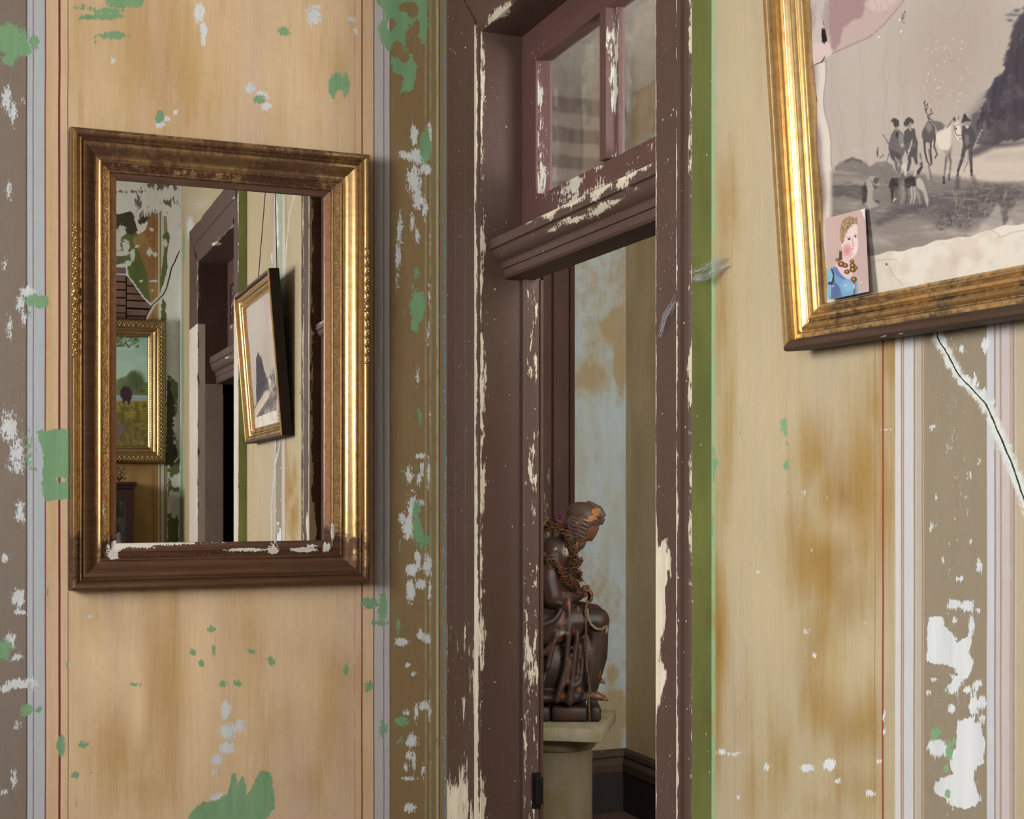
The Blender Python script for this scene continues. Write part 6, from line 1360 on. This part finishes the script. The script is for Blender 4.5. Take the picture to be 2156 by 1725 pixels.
def hand(dw, name):
    it = [('b', (1225, 1249, -18 + dw), (13, 9, 8), .25)]
    for k in range(4):
        w = -26 + dw + k * 5.2; e = (0, 2.5, 2, -1.5)[k]
        it.append(('t', [(1230, 1243 + k, w), (1239 + e, 1243 + k, w), (1244 + e, 1254, w), (1240 + e, 1266, w + 1)], [3.4, 3.3, 3, 2.6]))
    it.append(('t', [(1222, 1246, -12 + dw), (1230, 1238, -10 + dw), (1239, 1236, -12 + dw)], [4, 3.6, 3]))
    fused(name, M_FLESH, it, 1.3, fig, None, 2)
hand(-6, 'hand'); hand(20, 'hand')
def foot(x, y, w, name, lab=None):
    it = [('b', (x - 14, y - 3, w), (18, 9, 10), .1), ('b', (x - 2, y, w), (11, 6.5, 10))]
    for k in range(5): it.append(('t', [(x + 2, y + 1, w - 8 + k * 4), (x + 10 - abs(k - 1) * 1.2, y + 3.5, w - 8 + k * 4)], [2.9, 2.4] if k else [3.8, 3.4]))
    fused(name, M_FLESH, it, 1.2, fig, None, 2, )
foot(1266, 1466, -30, 'foot'); foot(1264, 1438, 26, 'foot')
for (a, b_) in ((1056, 1112), (1114, 1157), (1159.5, 1236), (1239, 1262)):
    m = MB(); m.box((a - 1180) * S_, (b_ - 1180) * S_, -60 * S_, 60 * S_, 0, 31 * S_, 6 * S_); m.build('seat_block', M_FIG, fig, True, attr=None)

# ---- what hangs on the figure
def along(path, n):
    pts = [P3(*p) for p in path]; L = [0]
    for i in range(1, len(pts)): L.append(L[-1] + (pts[i] - pts[i - 1]).length)
    out = []
    for k in range(n):
        d = L[-1] * (k + .5) / n; i = max(j for j in range(len(L)) if L[j] <= d); i = min(i, len(pts) - 2)
        out.append(pts[i].lerp(pts[i + 1], (d - L[i]) / (L[i + 1] - L[i] + 1e-9)))
    return out
def leafy(path, n, spread, size, seed):
    m = MB(); R_ = random.Random(seed)
    for p in along(path, n):
        c = p + Vector([R_.gauss(0, spread * S_) for _ in range(3)])
        s = size * S_ * R_.uniform(.6, 1.3); rt = Matrix.Rotation(R_.uniform(0, 6.3), 3, 'Z') @ Matrix.Rotation(R_.uniform(0, 6.3), 3, 'X')
        V = [rt @ Vector(v) * s + c for v in ((-1, 0, 0), (-.2, .42, .12), (1, 0, .2), (-.2, -.42, .12), (0, 0, -.14))]
        m.add([v[:] for v in V], [(0, 1, 4), (1, 2, 4), (2, 3, 4), (3, 0, 4), (0, 3, 2, 1)])
    return m
PA = [(1112, 1128, -40), (1122, 1145, -52), (1140, 1163, -66), (1160, 1182, -74), (1180, 1202, -74), (1196, 1222, -70), (1214, 1236, -54)]
PB = [(1140, 1118, -30), (1160, 1106, -34), (1180, 1108, -38), (1191, 1130, -42), (1202, 1162, -44), (1210, 1196, -46), (1218, 1226, -42)]
def garland(name, label, path, mat, mat2, n, spread, size, seed):
    g_ = thing(name, label, 'garland', mat=FM @ Matrix.Translation(P3(*path[-1])))
    off = -P3(*path[-1])
    m = MB(); m.tube([p + off for p in along(path, 24)], 1.6 * S_, 6); m.build('stem', M_BEAD, g_, True, attr=None)
    for mt, f_, nm in ((mat, .62, 'leaves'), (mat2, .38, 'flowers')):
        q = leafy(path, int(n * f_), spread, size, seed + len(nm)); q.v = (np.array(q.v) + np.array(off)).tolist(); o = q.build(nm, mt, g_, False, attr=None); o['kind'] = 'stuff'
garland('leaf_garland', 'coppery dried leaf garland slung over the robed figure\'s shoulder', PA, M_DRY, M_DRY2, 420, 4.6, 6, 1)
garland('flower_garland', 'dark mixed flower garland round the figure\'s neck and chest', PB, M_DRY2, M_DRY, 620, 4.8, 5.5, 5)
q = thing('purple_flowers', 'purple dried flowers tucked behind the figure\'s neck', 'flower', mat=FM @ Matrix.Translation(P3(1172, 1100, -34)))
for j, (a, b_) in enumerate(((1171, 1093), (1178, 1088), (1216, 1180), (1218, 1186), (1196, 1108))):
    m = MB(); R_ = random.Random(j)
    for k in range(26): m.ball(P3(a + R_.gauss(0, 3), b_ + R_.gauss(0, 3), -40 + R_.gauss(0, 2)) - P3(1172, 1100, -34), (2.6 * S_, 1.5 * S_, 2.2 * S_), Matrix.Rotation(R_.uniform(0, 3), 4, 'Y'), 6, 4)
    m.build('flower_head', M_PURPLE, q, True, attr=None)
t = thing('tinsel_spray', 'thin yellow tinsel spray with small stars behind the figure\'s shoulder', 'tinsel', mat=FM @ Matrix.Translation(P3(1128, 1120, -50)))
m = MB(); bo = P3(1128, 1120, -50)
for (a, b_) in ((1134, 1098), (1128, 1110), (1144, 1101), (1152, 1092), (1120, 1132)):
    m.tube([P3(1124, 1138, -50) - bo, P3((1124 + a) / 2 - 2, (1138 + b_) / 2, -54) - bo, P3(a, b_, -56) - bo], .5 * S_, 5)
    st_ = MB()
    for k in range(5):
        an = k * 2 * PI / 5 + .3; c = P3(a, b_, -56) - bo
        st_.add([(c + Vector((math.cos(an - .5) * 1.2, 0, math.sin(an - .5) * 1.2)) * S_)[:], (c + Vector((math.cos(an) * 4, 0, math.sin(an) * 4)) * S_)[:], (c + Vector((math.cos(an + .5) * 1.2, 0, math.sin(an + .5) * 1.2)) * S_)[:], (c + Vector((0, -1.2 * S_, 0)))[:], (c + Vector((0, 1.2 * S_, 0)))[:]], [(0, 1, 3), (1, 2, 3), (1, 0, 4), (2, 1, 4)])
    st_.build('star', M_STAR, t, attr=None)
m.build('wires', M_STAR, t, attr=None)
ro = thing('bead_strand', 'long strand of dark beads hanging from the figure\'s hands over the robe', 'beads', mat=FM @ Matrix.Translation(P3(1236, 1262, -34)))
bo = P3(1236, 1262, -34); path = [(1236, 1262, -34), (1228, 1285, -62), (1230, 1340, -64), (1232, 1400, -64), (1238, 1440, -60), (1236, 1470, -66), (1238, 1508, -68)]
m = MB(); m.tube([p - bo for p in along(path, 30)], .7 * S_, 5); m.build('thread', M_BEAD, ro, attr=None)
m = MB()
for p in along(path, 92):
    R1 = random.Random(int(p.z * 9999)); m.ball(p - bo + Vector((R1.uniform(-1, 1) * S_, 0, 0)), (2.7 * S_, 2.4 * S_, 1.9 * S_), None, 7, 5)
o = m.build('beads', M_BEAD, ro, True, attr=None); o['kind'] = 'stuff'
br = thing('plaited_cord', 'grey plaited cord looped round the figure\'s near knee', 'cord', mat=FM @ Matrix.Translation(P3(1256, 1324, -58)))
bo = P3(1256, 1324, -58); path = [(1233, 1278, -50), (1234, 1296, -58), (1240, 1310, -62), (1250, 1319, -62), (1262, 1322, -56), (1274, 1316, -46)]
m = MB()
for s in range(3):
    pp = along(path, 60); m.tube([p - bo + Vector((math.sin(k * .9 + s * 2.1) * 1.8 * S_, math.cos(k * .9 + s * 2.1) * 1.4 * S_, math.cos(k * .9 + s * 2.1) * 1.6 * S_)) for k, p in enumerate(pp)], 1.8 * S_, 6)
m.build('plait', M_STONE2, br, True, attr=None)

# ------------------------------------------------------------------ cobwebs
def cobweb(name, label, pts, n, rad, seed, spread):
    base = Vector(pts[0]); t = thing(name, label, 'cobweb', pts[0]); m = MB(); R_ = random.Random(seed); P_ = [Vector(p) - base for p in pts]
    for k in range(n):
        a, b_ = sorted((R_.random(), R_.random())); seg = []
        ph = [R_.uniform(-1, 1) for _ in range(3)]
        for s in range(6):
            u = (a + (b_ - a) * s / 5) * (len(P_) - 1); i = min(int(u), len(P_) - 2); p = P_[i].lerp(P_[i + 1], u - i)
            e = spread * (1 - abs(u / (len(P_) - 1) - .55))
            seg.append(p + Vector((-abs(ph[0]) * e * .4, ph[1] * e + R_.uniform(-1, 1) * e * .2, ph[2] * e + R_.uniform(-1, 1) * e * .2)))
        m.tube(seg, rad, 4, False)
    o = m.build('threads', M_WEB, t, attr=None); o['kind'] = 'stuff'
def wp_(px_, py_, x): y, z = on_x(px_, py_, x); return (x, y, z)
cobweb('cobweb', 'wispy grey cobweb caught on the green casing edge beside the door', [wp_(1452, 581, -.052), wp_(1476, 580, -.045), wp_(1494, 572, -.02), wp_(1512, 560, -.012), wp_(1538, 550, -.006)], 70, .00028, 3, .020)
cobweb('cobweb', 'thin cobweb hanging on the brown door casing right of the opening', [wp_(1386, 712, -.056), wp_(1396, 690, -.058), wp_(1402, 668, -.06), wp_(1416, 650, -.058), wp_(1424, 622, -.056)], 34, .00026, 5, .012)
